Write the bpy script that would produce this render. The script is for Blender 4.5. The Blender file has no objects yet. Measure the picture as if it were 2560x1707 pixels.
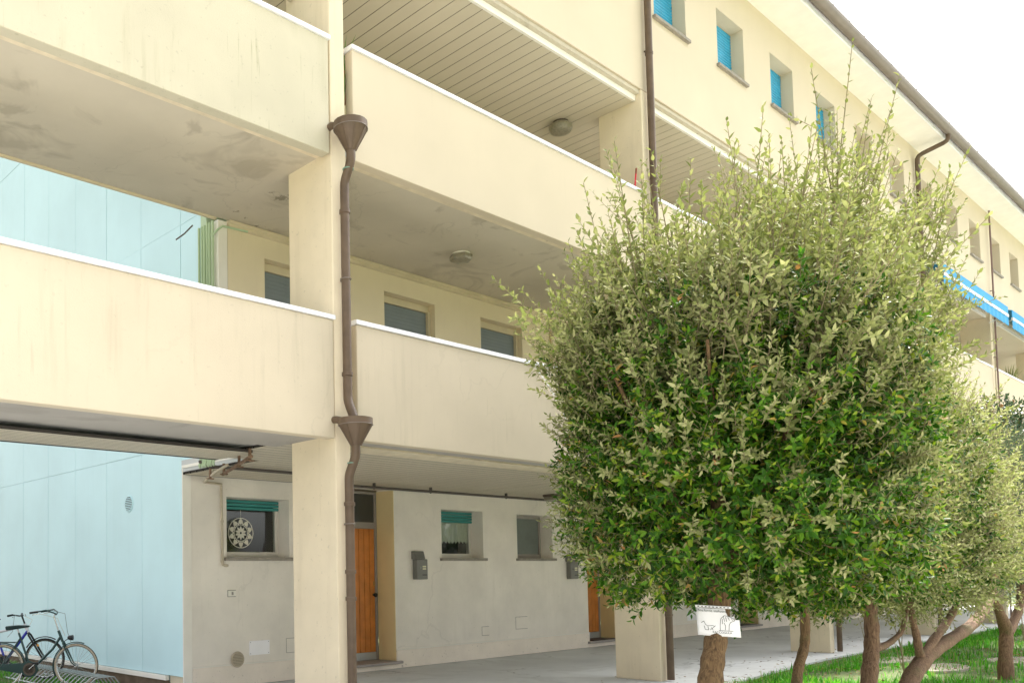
import bpy, math, random
import numpy as np
from mathutils import Vector, Matrix
R = math.radians
random.seed(4); rng = np.random.default_rng(11)
S = bpy.context.scene
C = S.collection

# ------------------------------------------------------------------ camera
def cam_axes(yaw, pit, rol):
    f = Vector((math.sin(yaw)*math.cos(pit), math.cos(yaw)*math.cos(pit), math.sin(pit)))
    r = Vector((math.cos(yaw), -math.sin(yaw), 0)); u = r.cross(f)
    c, s = math.cos(rol), math.sin(rol)
    return r*c+u*s, u*c-r*s, f
cr, cu, cf = cam_axes(0.696241, 0.0530053, -0.0143419)
cd = bpy.data.cameras.new('camera'); cam = bpy.data.objects.new('camera', cd); C.objects.link(cam)
cam.matrix_world = Matrix(((cr.x, cu.x, -cf.x, 0), (cr.y, cu.y, -cf.y, -6.70), (cr.z, cu.z, -cf.z, 1.58), (0, 0, 0, 1)))
cd.sensor_width = 36; cd.lens = 36*2212.06/2560
cd.shift_x = (1280-798.24)/2560; cd.shift_y = (1322.12-853.5)/2560
cd.clip_start = .05; cd.clip_end = 3000
S.camera = cam
# ------------------------------------------------------------------ sky, sun, exposure
SUN_EL, SUN_AZ = R(50), R(86)      # azimuth measured from +Y towards +X
W = bpy.data.worlds.new('World'); S.world = W; W.use_nodes = True
nt = W.node_tree; nt.nodes.clear()
sky = nt.nodes.new('ShaderNodeTexSky'); sky.sky_type = 'NISHITA'; sky.sun_disc = False
sky.sun_elevation = SUN_EL; sky.sun_rotation = SUN_AZ
sky.air_density = 1.0; sky.dust_density = 5.0; sky.ozone_density = 1.0
hs = nt.nodes.new('ShaderNodeHueSaturation'); hs.inputs['Saturation'].default_value = .15
bg = nt.nodes.new('ShaderNodeBackground'); bg.inputs['Strength'].default_value = .15
wo = nt.nodes.new('ShaderNodeOutputWorld')
nt.links.new(sky.outputs[0], hs.inputs['Color']); nt.links.new(hs.outputs[0], bg.inputs[0]); nt.links.new(bg.outputs[0], wo.inputs[0])
sd = bpy.data.lights.new('sun', 'SUN'); sun = bpy.data.objects.new('sun', sd); C.objects.link(sun)
sd.energy = 4.0; sd.angle = R(3); sd.color = (1, .95, .87)
sdir = Vector((math.sin(SUN_AZ)*math.cos(SUN_EL), math.cos(SUN_AZ)*math.cos(SUN_EL), math.sin(SUN_EL)))
sun.rotation_euler = sdir.to_track_quat('Z', 'Y').to_euler(); sun.location = (10, -30, 40)
S.view_settings.view_transform = 'Standard'; S.view_settings.look = 'None'
S.view_settings.exposure = 1.72; S.view_settings.gamma = 1
S.view_settings.use_curve_mapping = False
S.render.engine = 'CYCLES'; S.cycles.max_bounces = 10; S.cycles.diffuse_bounces = 8; S.cycles.transparent_max_bounces = 12

# ------------------------------------------------------------------ materials
def N(nt, t, **k):
    n = nt.nodes.new(t)
    for a, v in k.items(): setattr(n, a, v)
    return n
def mixc(nt, fac, a, b, mode='MIX'):
    m = N(nt, 'ShaderNodeMix', data_type='RGBA', blend_type=mode)
    for s, v in ((m.inputs[0], fac), (m.inputs[6], a), (m.inputs[7], b)):
        if hasattr(v, 'is_linked') or hasattr(v, 'links'): nt.links.new(v, s)
        elif isinstance(v, (int, float)): s.default_value = v
        else: s.default_value = (*v[:3], 1)
    return m.outputs[2]
def ramp(nt, src, p0, p1, v0=0., v1=1.):
    m = N(nt, 'ShaderNodeMapRange'); m.clamp = True
    nt.links.new(src, m.inputs[0])
    for i, v in enumerate((p0, p1, v0, v1)): m.inputs[i+1].default_value = v
    return m.outputs[0]
def noise(nt, vec, scale, detail=4, rough=.55, dist=0.):
    n = N(nt, 'ShaderNodeTexNoise'); n.inputs['Scale'].default_value = scale; n.inputs['Detail'].default_value = detail
    n.inputs['Roughness'].default_value = rough; n.inputs['Distortion'].default_value = dist
    nt.links.new(vec, n.inputs['Vector']); return n.outputs[0]
def mapping(nt, vec, sc, loc=(0, 0, 0)):
    m = N(nt, 'ShaderNodeMapping'); m.inputs['Scale'].default_value = sc; m.inputs['Location'].default_value = loc
    nt.links.new(vec, m.inputs['Vector']); return m.outputs[0]
def math_(nt, op, a, b):
    m = N(nt, 'ShaderNodeMath', operation=op)
    for s, v in zip(m.inputs, (a, b)):
        if hasattr(v, 'links'): nt.links.new(v, s)
        else: s.default_value = v
    return m.outputs[0]
MATS = {}
def mat(name, col, rough=.75, var=.10, scale=1.6, bump=.0, bscale=90, streak=0., streak_col=(.2, .19, .15), patch=0., patch_col=(.3, .27, .22),
        flake=0., spec=.35, metal=0., speck=0., bdist=.004, flake_col=(.09, .08, .07), crack=0., crack_scale=.45, local=None):
    m = bpy.data.materials.new(name); m.use_nodes = True; MATS[name] = m
    nt = m.node_tree; b = nt.nodes['Principled BSDF']
    pos = N(nt, 'ShaderNodeNewGeometry').outputs['Position']
    n1 = noise(nt, pos, scale, 5)
    c = mixc(nt, ramp(nt, n1, .3, .7), [x*(1-var) for x in col], [min(1, x*(1+var*.6)) for x in col])
    if streak:
        s1 = noise(nt, mapping(nt, pos, (5, 5, .35)), 1.4, 5, .65)
        s2 = noise(nt, pos, .7, 3)
        c = mixc(nt, math_(nt, 'MULTIPLY', math_(nt, 'MULTIPLY', ramp(nt, s1, .52, .78), ramp(nt, s2, .42, .66)), streak), c, streak_col)
        s3 = noise(nt, mapping(nt, pos, (14, 14, .8), (3, 5, 1)), 1.2, 4, .6)
        c = mixc(nt, math_(nt, 'MULTIPLY', ramp(nt, s3, .64, .74), streak*.55), c, streak_col)
    if patch:
        p = noise(nt, pos, 1.15, 4, .6, 1.2)
        c = mixc(nt, math_(nt, 'MULTIPLY', ramp(nt, p, .55, .64), patch), c, patch_col)
    if flake:
        p = noise(nt, pos, 4.5, 9, .75); q = noise(nt, pos, .6, 2)
        tot = math_(nt, 'ADD', p, math_(nt, 'MULTIPLY', q, .45))
        if local:
            sx = N(nt, 'ShaderNodeSeparateXYZ'); nt.links.new(pos, sx.inputs[0])
            dx = N(nt, 'ShaderNodeMath', operation='ABSOLUTE'); nt.links.new(math_(nt, 'SUBTRACT', sx.outputs[0], local[0]), dx.inputs[0])
            tot = math_(nt, 'ADD', tot, ramp(nt, dx.outputs[0], 0, local[1], local[2], 0))
        c = mixc(nt, math_(nt, 'MULTIPLY', ramp(nt, tot, .93, .95), flake), c, flake_col)
    if crack:
        vo = N(nt, 'ShaderNodeTexVoronoi', feature='DISTANCE_TO_EDGE'); vo.inputs['Scale'].default_value = crack_scale
        dn = N(nt, 'ShaderNodeTexNoise'); dn.inputs['Scale'].default_value = 2.; dn.inputs['Detail'].default_value = 6; nt.links.new(pos, dn.inputs['Vector'])
        vm = N(nt, 'ShaderNodeVectorMath', operation='MULTIPLY_ADD'); nt.links.new(dn.outputs['Color'], vm.inputs[0]); vm.inputs[1].default_value = (.9, .9, .9); nt.links.new(pos, vm.inputs[2])
        nt.links.new(vm.outputs[0], vo.inputs['Vector'])
        cm = math_(nt, 'MULTIPLY', ramp(nt, vo.outputs['Distance'], .002, .009, 1, 0), ramp(nt, noise(nt, pos, .55, 3), .46, .6))
        c = mixc(nt, math_(nt, 'MULTIPLY', cm, crack), c, [x*.35 for x in col])
    if speck:
        p = noise(nt, pos, 26, 2, .5)
        c = mixc(nt, math_(nt, 'MULTIPLY', ramp(nt, p, .68, .74), speck), c, [x*.35 for x in col])
    nt.links.new(c, b.inputs['Base Color'])
    b.inputs['Roughness'].default_value = rough; b.inputs['Specular IOR Level'].default_value = spec; b.inputs['Metallic'].default_value = metal
    if bump:
        h = noise(nt, pos, bscale, 3, .6)
        bp = N(nt, 'ShaderNodeBump'); bp.inputs['Strength'].default_value = bump; bp.inputs['Distance'].default_value = bdist
        nt.links.new(h, bp.inputs['Height']); nt.links.new(bp.outputs[0], b.inputs['Normal'])
    return m
CREAM = (.61, .53, .40)  # facade paint darkened against the shaded walls to level the light between them
mat('stucco', CREAM, .9, .06, 1.1, .35, 130, streak=.55, streak_col=(.36, .32, .22), speck=.12, crack=.10, crack_scale=.6)
mat('stucco_old', (.57, .525, .40), .9, .07, 1.2, .5, 120, streak=.95, streak_col=(.30, .29, .16), speck=.2, crack=.10)
mat('stucco_clean', (.64, .555, .42), .9, .04, .9, .25, 140, streak=.16, streak_col=(.45, .4, .3))
mat('stucco_in_lit', (.78, .68, .49), .9, .05, 1.2, .25, 130, streak=.2, streak_col=(.5, .43, .3))  # facade stucco lightened, painting fill light onto the shaded back walls
mat('pillar_paint', (.74, .64, .47), .9, .06, 2.5, .4, 120, streak=.30, streak_col=(.36, .29, .17), speck=.25)
mat('reveal_paint', (.80, .66, .36), .85, .06, 2, .25, 120, streak=.15, streak_col=(.45, .38, .2))
mat('ground_wall_lit', (.83, .78, .705), .88, .10, 1.4, .3, 110, streak=.22, streak_col=(.5, .46, .39), speck=.22, crack=.14, crack_scale=.4)  # lighter than the facade's similar paint, in place of light under the portico
mat('plinth_paint', (.86, .78, .68), .85, .08, 2.4, .3, 90, speck=.4, flake=.7, flake_col=(.32, .28, .24))
mat('soffit_paint', (.57, .515, .41), .92, .1, .9, .25, 60, patch=.55, patch_col=(.36, .315, .24), flake=.8, flake_col=(.22, .19, .14), crack=.2, crack_scale=.7, local=(6.2, .5, .09))
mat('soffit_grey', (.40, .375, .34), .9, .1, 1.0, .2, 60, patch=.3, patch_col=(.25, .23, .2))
mat('edge_strip', (.72, .63, .46), .9, .15, 6, .6, 50, flake=.9, flake_col=(.2, .15, .1))
mat('slat_paint', (.60, .54, .42), .55, .05, 1.2, spec=.4)
mat('slat_gap_shade', (.05, .045, .04), .9)  # dark backing set nearly flush, painting in the shadow gaps between slats
mat('white_metal', (.86, .87, .90), .35, .03, 3, spec=.5)
mat('white_paint', (.84, .81, .74), .6, .05, 3)
mat('trim_cream', (.66, .57, .40), .7, .08, 3)
mat('teal_panel', (.58, .81, .87), .42, .06, .8, streak=.14, streak_col=(.40, .60, .64), spec=.4)
mat('teal_joint', (.16, .24, .25), .8)
mat('green_paint', (.46, .58, .38), .5, .07, 3)
mat('copper_paint', (.125, .085, .055), .5, .22, 7, .15, 40, spec=.35)
mat('verdigris', (.20, .36, .28), .6, .2, 9)
mat('gutter_metal', (.20, .165, .14), .5, .1, 4, spec=.5)
mat('stone_sill', (.30, .27, .23), .8, .18, 14, .2, 80)
mat('step_stone', (.38, .35, .33), .8, .14, 9, .2, 80, speck=.3)
mat('shutter_blue', (.035, .335, .55), .45, .14, 6, spec=.4)
mat('shutter_teal', (.05, .27, .25), .5, .08, 4, spec=.4)
mat('shutter_grey', (.20, .235, .25), .5, .08, 3)
mat('frame_white', (.70, .67, .62), .45, .05, 5)
mat('frame_grey', (.33, .30, .27), .45, .08, 5)
mat('frame_dark', (.12, .095, .075), .5, .1, 5)
mat('door_wood', (.60, .215, .045), .45, .2, 5, .1, 30, spec=.4)
mat('door_red', (.25, .065, .03), .45, .15, 5)
mat('conduit_brown', (.20, .13, .115), .6, .1, 5)
mat('kick_metal', (.48, .50, .50), .35, .06, 5, metal=.4)
mat('black_plastic', (.02, .02, .022), .4, .1, 6)
mat('brass', (.45, .30, .12), .35, .1, 9, metal=.8)
mat('mailbox_grey', (.17, .165, .15), .4, .08, 6, spec=.5)
mat('label_paper', (.75, .72, .5), .6)
mat('paper_white', (.92, .91, .93), .5, .03, 4)
mat('ink', (.03, .03, .03), .7)
mat('concrete', (.57, .585, .58), .85, .16, .55, .3, 60, patch=.55, patch_col=(.45, .46, .45), speck=.2, crack=.9, crack_scale=.35)
mat('rust_pipe', (.22, .14, .09), .75, .35, 14, .3, 60)
mat('pale_pipe', (.52, .45, .34), .6, .12, 8)
mat('dark_pipe', (.10, .085, .075), .6, .2, 8)
mat('lamp_glass', (.27, .245, .18), .3, .25, 30, .6, 40, spec=.5)
mat('awning_blue', (.02, .30, .62), .7, .06, 5)
mat('awning_white', (.82, .82, .80), .6)
mat('roof_tile', (.36, .20, .14), .8, .2, 5)
mat('lace', (.70, .68, .58), .9, .1, 40)
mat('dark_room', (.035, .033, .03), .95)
mat('tyre', (.03, .028, .026), .8, .15, 20)
mat('tyre_wall', (.52, .44, .34), .7, .12, 20)
mat('chrome', (.6, .6, .6), .22, .05, 9, metal=.9)
mat('bike_green', (.012, .05, .048), .3, .1, 9, spec=.6)
mat('bike_blue', (.02, .03, .42), .3, .1, 9, spec=.6)
mat('bike_white', (.65, .66, .7), .35, .05, 9)
mat('saddle_vinyl', (.015, .035, .037), .45, .1, 12)
mat('orange_plastic', (.75, .32, .04), .3)
mat('red_plastic', (.65, .02, .04), .4)
mat('soil', (.17, .125, .085), .95, .3, 5, .8, 22, bdist=.02)
mat('lawn_soil', (.11, .15, .05), .95, .4, 2.5, .8, 25, bdist=.02)
mat('paver', (.34, .30, .25), .85, .12, 4, .3, 50)
mat('terracotta', (.38, .17, .09), .8, .1, 8)
mat('bulb_white', (.85, .85, .82), .3)
mat('bounce_gravel', (.60, .575, .53), .9, .15, 1.2, .6, 40)  # kept pale so the unseen ground in front bounces light

def bark(name, a, b):
    m = bpy.data.materials.new(name); m.use_nodes = True; MATS[name] = m
    nt = m.node_tree; bs = nt.nodes['Principled BSDF']
    pos = N(nt, 'ShaderNodeNewGeometry').outputs['Position']
    n1 = noise(nt, mapping(nt, pos, (60, 60, 9)), 1, 6, .65, 1.2); n2 = noise(nt, pos, 5, 3)
    c = mixc(nt, ramp(nt, n1, .35, .65), a, b)
    c = mixc(nt, ramp(nt, n2, .56, .72, 0, .55), c, (.10, .11, .035))
    nt.links.new(c, bs.inputs['Base Color']); bs.inputs['Roughness'].default_value = .9
    bp = N(nt, 'ShaderNodeBump'); bp.inputs['Strength'].default_value = .9; bp.inputs['Distance'].default_value = .015
    nt.links.new(n1, bp.inputs['Height']); nt.links.new(bp.outputs[0], bs.inputs['Normal'])
bark('bark_brown', (.075, .042, .02), (.26, .16, .075))
bark('bark_red', (.08, .042, .024), (.27, .165, .095))
bark('twig', (.18, .145, .075), (.33, .28, .16))

def leafmat(name, cols, rough=.45, trans=.3, spec=.4):
    m = bpy.data.materials.new(name); m.use_nodes = True; MATS[name] = m
    nt = m.node_tree; b = nt.nodes['Principled BSDF']; out = nt.nodes['Material Output']
    g = N(nt, 'ShaderNodeNewGeometry')
    cr_ = N(nt, 'ShaderNodeValToRGB'); nt.links.new(g.outputs['Random Per Island'], cr_.inputs[0])
    e = cr_.color_ramp.elements
    while len(e) < len(cols): e.new(.5)
    for i, (p, c) in enumerate(cols): e[i].position = p; e[i].color = (*c, 1)
    col = cr_.outputs[0]
    nt.links.new(col, b.inputs['Base Color']); b.inputs['Roughness'].default_value = rough; b.inputs['Specular IOR Level'].default_value = spec
    t = N(nt, 'ShaderNodeBsdfTranslucent')
    tc = mixc(nt, 1., col, (1.0, 1.08, .6), 'MULTIPLY'); nt.links.new(tc, t.inputs[0])
    ms = N(nt, 'ShaderNodeMixShader'); ms.inputs[0].default_value = trans
    nt.links.new(b.outputs[0], ms.inputs[1]); nt.links.new(t.outputs[0], ms.inputs[2]); nt.links.new(ms.outputs[0], out.inputs[0])
leafmat('leaf_mature', [(0, (.013, .052, .003)), (.4, (.034, .118, .005)), (.78, (.105, .24, .010)), (.97, (.28, .35, .03)), (1, (.42, .20, .08))], .5, .22, .25)
leafmat('leaf_young', [(0, (.16, .195, .06)), (.5, (.265, .29, .115)), (1, (.40, .40, .20))], .75, .18, .08)
leafmat('leaf_sunlit', [(0, (.22, .26, .08)), (.5, (.36, .385, .17)), (1, (.5, .50, .30))], .7, .22, .08)  # young leaf colour lightened, sunlight put into the paint
leafmat('leaf_dark', [(0, (.015, .04, .02)), (.6, (.03, .075, .03)), (.95, (.06, .10, .035)), (1, (.3, .12, .06))], .4, .25, .45)
leafmat('leaf_juniper', [(0, (.03, .08, .055)), (.6, (.07, .15, .10)), (1, (.15, .24, .16))], .6, .2, .3)
leafmat('grass_blade', [(0, (.035, .17, .012)), (.5, (.085, .36, .022)), (.86, (.16, .48, .045)), (1, (.38, .36, .14))], .5, .4, .3)
leafmat('leaf_dry', [(0, (.12, .07, .03)), (.6, (.22, .14, .06)), (1, (.34, .26, .12))], .8, .1, .1)
leafmat('plant_blade', [(0, (.05, .14, .02)), (1, (.16, .28, .05))], .45, .3, .4)

def glassmat():
    m = bpy.data.materials.new('pane_glass'); m.use_nodes = True; MATS['pane_glass'] = m
    nt = m.node_tree; nt.nodes.remove(nt.nodes['Principled BSDF']); out = nt.nodes['Material Output']
    lw = N(nt, 'ShaderNodeLayerWeight'); lw.inputs[0].default_value = .35
    fr_n = ramp(nt, lw.outputs['Facing'], .2, 1., .06, .75)
    t = N(nt, 'ShaderNodeBsdfTransparent'); t.inputs[0].default_value = (.86, .9, .88, 1)
    g = N(nt, 'ShaderNodeBsdfGlossy'); g.inputs['Roughness'].default_value = .03
    ms = N(nt, 'ShaderNodeMixShader'); nt.links.new(fr_n, ms.inputs[0]); nt.links.new(t.outputs[0], ms.inputs[1]); nt.links.new(g.outputs[0], ms.inputs[2])
    nt.links.new(ms.outputs[0], out.inputs[0])
glassmat()
mat('pane_dark', (.05, .052, .05), .06, .1, 2, spec=.7)
mat('pane_frosted', (.17, .195, .18), .25, .15, 3, spec=.5)

# ------------------------------------------------------------------ mesh helpers
class MB:
    def __init__(s): s.v = []; s.f = []; s.sm = False
    def add(s, v, f):
        o = len(s.v); s.v += [tuple(p) for p in v]; s.f += [tuple(i+o for i in q) for q in f]; return s
    def box(s, x0, x1, y0, y1, z0, z1):
        return s.add([(x0, y0, z0), (x1, y0, z0), (x1, y1, z0), (x0, y1, z0), (x0, y0, z1), (x1, y0, z1), (x1, y1, z1), (x0, y1, z1)],
                     [(0, 3, 2, 1), (4, 5, 6, 7), (0, 1, 5, 4), (1, 2, 6, 5), (2, 3, 7, 6), (3, 0, 4, 7)])
    def prism(s, prof, a, b, axis='x'):      # profile extruded along an axis; prof = (u,v) pairs
        n = len(prof)
        def P(t, u, v): return (t, u, v) if axis == 'x' else ((u, t, v) if axis == 'y' else (u, v, t))
        s.add([P(a, *p) for p in prof]+[P(b, *p) for p in prof], [(i, (i+1) % n, (i+1) % n+n, i+n) for i in range(n)]+[tuple(range(n-1, -1, -1)), tuple(range(n, 2*n))])
        return s
    def tube(s, pts, r, n=10, caps=True):
        pts = [Vector(p) for p in pts]; rr = r if isinstance(r, (list, tuple)) else [r]*len(pts)
        o = len(s.v); up = None
        for i, p in enumerate(pts):
            t = (pts[min(i+1, len(pts)-1)]-pts[max(i-1, 0)]).normalized()
            if up is None:
                up = Vector((0, 0, 1)) if abs(t.z) < .9 else Vector((1, 0, 0))
            a = (up - t*up.dot(t)).normalized(); up = a; b = t.cross(a)
            for k in range(n):
                w = 2*math.pi*k/n; s.v.append(tuple(p+(a*math.cos(w)+b*math.sin(w))*rr[i]))
        for i in range(len(pts)-1):
            for k in range(n):
                k2 = (k+1) % n; s.f.append((o+i*n+k, o+i*n+k2, o+(i+1)*n+k2, o+(i+1)*n+k))
        if caps:
            s.f.append(tuple(o+k for k in range(n-1, -1, -1))); s.f.append(tuple(o+(len(pts)-1)*n+k for k in range(n)))
        s.sm = True; return s
    def lathe(s, c, prof, n=20, axis='z', caps=True):
        o = len(s.v)
        for (r, h) in prof:
            for k in range(n):
                w = 2*math.pi*k/n; a, b = r*math.cos(w), r*math.sin(w)
                s.v.append((c[0]+a, c[1]+b, c[2]+h) if axis == 'z' else ((c[0]+a, c[1]+h, c[2]+b) if axis == 'y' else (c[0]+h, c[1]+a, c[2]+b)))
        m = len(prof)
        for i in range(m-1):
            for k in range(n):
                k2 = (k+1) % n; s.f.append((o+i*n+k, o+i*n+k2, o+(i+1)*n+k2, o+(i+1)*n+k))
        if caps: s.f.append(tuple(o+k for k in range(n-1, -1, -1))); s.f.append(tuple(o+(m-1)*n+k for k in range(n)))
        return s
    def torus(s, c, Rr, r, n=28, m=8, axis='y'):
        o = len(s.v)
        for i in range(n):
            w = 2*math.pi*i/n
            for k in range(m):
                q = 2*math.pi*k/m; d = Rr+r*math.cos(q); a, b, h = d*math.cos(w), d*math.sin(w), r*math.sin(q)
                s.v.append((c[0]+a, c[1]+h, c[2]+b) if axis == 'y' else ((c[0]+a, c[1]+b, c[2]+h) if axis == 'z' else (c[0]+h, c[1]+a, c[2]+b)))
        for i in range(n):
            for k in range(m):
                i2, k2 = (i+1) % n, (k+1) % m
                s.f.append((o+i*m+k, o+i2*m+k, o+i2*m+k2, o+i*m+k2))
        s.sm = True; return s
LOC = {}
def finish(me, m, smooth):
    me.materials.append(MATS[m])
    if smooth:
        me.polygons.foreach_set('use_smooth', [True]*len(me.polygons))
        try: me.set_sharp_from_angle(angle=R(40))
        except Exception: pass
def tag(o, label=None, cat=None, group=None, kind=None):
    if label: o['label'] = label
    if cat: o['category'] = cat
    if group: o['group'] = group
    if kind: o['kind'] = kind
    return o
def empty(name, loc, rz=0):
    o = bpy.data.objects.new(name, None); C.objects.link(o); o.location = loc; o.rotation_euler = (0, 0, rz); o.empty_display_size = .2
    LOC[o.name] = Vector(loc); return o
def obj(name, mb, m, parent=None, smooth=None, bevel=0, local=False, at=None):
    """one mesh object; vertices given in world space (or, local=True, in the parent's space); origin at the parent's or at AT"""
    base = Vector((0, 0, 0)) if local else (Vector(at) if at is not None else (LOC[parent.name] if parent else None))
    if base is None:
        a = np.array(mb.v); base = Vector(((a[:, 0].min()+a[:, 0].max())/2, (a[:, 1].min()+a[:, 1].max())/2, a[:, 2].min()))
    me = bpy.data.meshes.new(name)
    me.from_pydata([(p[0]-base.x, p[1]-base.y, p[2]-base.z) for p in mb.v], [], mb.f); me.update()
    finish(me, m, mb.sm if smooth is None else smooth)
    o = bpy.data.objects.new(name, me); C.objects.link(o)
    if parent is None: o.location = base
    elif not local:
        o.parent = parent; o.location = base-LOC[parent.name]
    else: o.parent = parent
    LOC[o.name] = base if not local else LOC.get(parent.name, Vector())
    if bevel:
        b = o.modifiers.new('bevel', 'BEVEL'); b.width = bevel; b.segments = 2; b.limit_method = 'ANGLE'
    return o
def copyobj(o, parent, delta):
    c = o.copy(); C.objects.link(c); c.parent = parent; c.location = o.location+Vector(delta)
    LOC[c.name] = LOC[o.name]+Vector(delta); return c
def tri_mesh(name, V, T, mats, midx=None, smooth=False):
    me = bpy.data.meshes.new(name); nv, ntr = len(V), len(T)
    me.vertices.add(nv); me.vertices.foreach_set('co', np.ascontiguousarray(V, dtype=np.float32).ravel())
    me.loops.add(ntr*3); me.loops.foreach_set('vertex_index', np.ascontiguousarray(T, dtype=np.int32).ravel())
    me.polygons.add(ntr); me.polygons.foreach_set('loop_start', np.arange(0, ntr*3, 3, dtype=np.int32))
    for m in mats: me.materials.append(MATS[m])
    if midx is not None: me.polygons.foreach_set('material_index', np.ascontiguousarray(midx, dtype=np.int32))
    if smooth: me.polygons.foreach_set('use_smooth', np.ones(ntr, dtype=bool))
    me.update(calc_edges=True); me.validate(); return me
def box1(name, m, parent, x0, x1, y0, y1, z0, z1, bevel=0): return obj(name, MB().box(x0, x1, y0, y1, z0, z1), m, parent, bevel=bevel)

def wall_xz(x0, x1, z0, z1, yf, yb, holes):
    """a wall standing in X-Z with rectangular openings (x0,x1,z0,z1), front face at yf, back at yb, with reveals"""
    xs = sorted({x0, x1}|{h for q in holes for h in q[:2] if x0 < h < x1}); zs = sorted({z0, z1}|{h for q in holes for h in q[2:] if z0 < h < z1})
    mb = MB()
    inside = lambda x, z: any(q[0] < x < q[1] and q[2] < z < q[3] for q in holes)
    for i in range(len(xs)-1):
        for k in range(len(zs)-1):
            a, b, c, d = xs[i], xs[i+1], zs[k], zs[k+1]
            if inside((a+b)/2, (c+d)/2): continue
            mb.add([(a, yf, c), (b, yf, c), (b, yf, d), (a, yf, d)], [(0, 1, 2, 3)]); mb.add([(a, yb, c), (b, yb, c), (b, yb, d), (a, yb, d)], [(3, 2, 1, 0)])
    def side(a, b, c, d): mb.add([a, b, c, d], [(0, 1, 2, 3)])
    for q in holes:
        a, b, c, d = max(q[0], x0), min(q[1], x1), max(q[2], z0), min(q[3], z1)
        side((a, yf, c), (a, yf, d), (a, yb, d), (a, yb, c)); side((b, yf, c), (b, yb, c), (b, yb, d), (b, yf, d))
        if d < z1: side((a, yf, d), (b, yf, d), (b, yb, d), (a, yb, d))
        if c > z0: side((a, yf, c), (a, yb, c), (b, yb, c), (b, yf, c))
    side((x0, yf, z0), (x0, yf, z1), (x0, yb, z1), (x0, yb, z0)); side((x1, yf, z0), (x1, yb, z0), (x1, yb, z1), (x1, yf, z1))
    side((x0, yf, z1), (x1, yf, z1), (x1, yb, z1), (x0, yb, z1)); side((x0, yf, z0), (x0, yb, z0), (x1, yb, z0), (x1, yf, z0))
    return mb

# ------------------------------------------------------------------ ground
def sheet(name, pts, z, m, kind='structure', thick=0):
    n = len(pts); mb = MB(); mb.add([(x, y, z) for x, y in pts], [tuple(range(n))])
    if thick:
        mb.add([(x, y, z) for x, y in pts]+[(x, y, z-thick) for x, y in pts], [(i, i+n, (i+1) % n+n, (i+1) % n) for i in range(n)])
    return tag(obj(name, mb, m), kind=kind)
sheet('ground', [(-1500, -1500), (1500, -1500), (1500, 1500), (-1500, 1500)], -.16, 'lawn_soil')
sheet('pavement', [(-12, -2.3), (10.2, -2.3), (11.4, -1.5), (12.3, -.85), (14, -.6), (17, -.35), (24, -.3), (46, -.3), (46, 5.2), (6.6, 5.2), (6.45, 4.5), (-12, 4.5)], 0, 'concrete', thick=.2)  # real paving; its unseen front strip is widened to bounce light inside
sheet('bounce_path', [(-30, -16), (60, -16), (60, -5.2), (5, -5.2), (4.6, -4), (4.6, -2.3), (-30, -2.3)], -.02, 'bounce_gravel')  # unseen ground added before the building to bounce light up under the slabs
lawn = sheet('lawn', [(5, -5.2), (60, -5.2), (60, -.3), (24, -.3), (17, -.35), (14, -.6), (12.3, -.85), (11.4, -1.5), (10.2, -2.3), (4.6, -2.3), (4.6, -4)], -.03, 'lawn_soil')
sheet('courtyard', [(-20, 4.5), (6.5, 4.5), (6.5, 30), (-20, 30)], -.05, 'soil', thick=.02)

# ------------------------------------------------------------------ apartment building
BAY = 6.13; PXS = [5.83+BAY*k for k in range(-1, 7)]; XE = PXS[-1]+.2
bld = empty('apartment_building', (5.93, .36, 0))
tag(bld, 'long cream apartment building with balcony parapets, loggias and a deep overhanging eave', 'building')
# pillars
pm = obj('pillar', MB().box(PXS[0], PXS[0]+.2, 0, .72, 0, 8.745), 'pillar_paint', bld, bevel=.012)
for x in PXS[1:]: copyobj(pm, bld, (x-PXS[0], 0, 0))
# parapets with copings
def parapet(x0, x1, z0, z1, m, yo=0., bottom=.0):
    p = obj('parapet', MB().box(x0, x1, yo, .115, z0, z1), m, bld, bevel=.008)
    cp = MB().prism([(yo-.022, z1+.003), (yo-.022, z1+.048), (.138, z1+.058), (.138, z1+.003)], x0-.018, x1+.018)
    obj('coping', cp, 'white_metal', p, bevel=.004)
    return p
left1 = parapet(PXS[0]+.23, 5.812, 2.965, 4.172, 'stucco', -.012)
left2 = parapet(PXS[0]+.23, 5.800, 5.90, 7.10, 'stucco_old', -.012)
for k in range(1, 7):
    a, b = PXS[k]+.315, PXS[k+1]-.03
    parapet(a, b, 2.975, 4.185, 'stucco' if k < 2 else 'stucco_clean'); parapet(a, b, 5.935, 7.135, 'stucco_clean')
# slab of the first-floor walkway: plaster beam soffit + slatted ceilings
obj('walkway_slab', MB().box(PXS[0], XE, .118, 2.178, 3.075, 3.24), 'concrete', bld)
obj('upper_slab', MB().box(PXS[0], XE, .118, 2.178, 6.02, 6.2), 'concrete', bld)
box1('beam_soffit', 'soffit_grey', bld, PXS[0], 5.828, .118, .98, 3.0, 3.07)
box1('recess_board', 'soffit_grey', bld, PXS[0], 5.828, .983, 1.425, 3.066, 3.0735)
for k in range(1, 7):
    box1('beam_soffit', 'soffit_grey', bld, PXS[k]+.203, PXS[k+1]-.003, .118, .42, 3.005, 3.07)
    box1('edge_strip', 'edge_strip', bld, PXS[k]+.203, PXS[k+1]-.003, .423, .76, 2.985, 3.07)
def slats_along_x(x0, x1, y0, y1, z, w, parent_name):
    par = box1(parent_name, 'slat_gap_shade', bld, x0, x1, y0, y1, z+.002, z+.034)
    n = int((y1-y0)/w); first = None
    for i in range(n):
        y = y0+i*w
        if first is None: first = obj('soffit_slat', MB().box(x0, x1, y+.011, y+w-.011, z, z+.02), 'slat_paint', par, at=(x0, y, z))
        else: copyobj(first, par, (0, i*w, 0))
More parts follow.
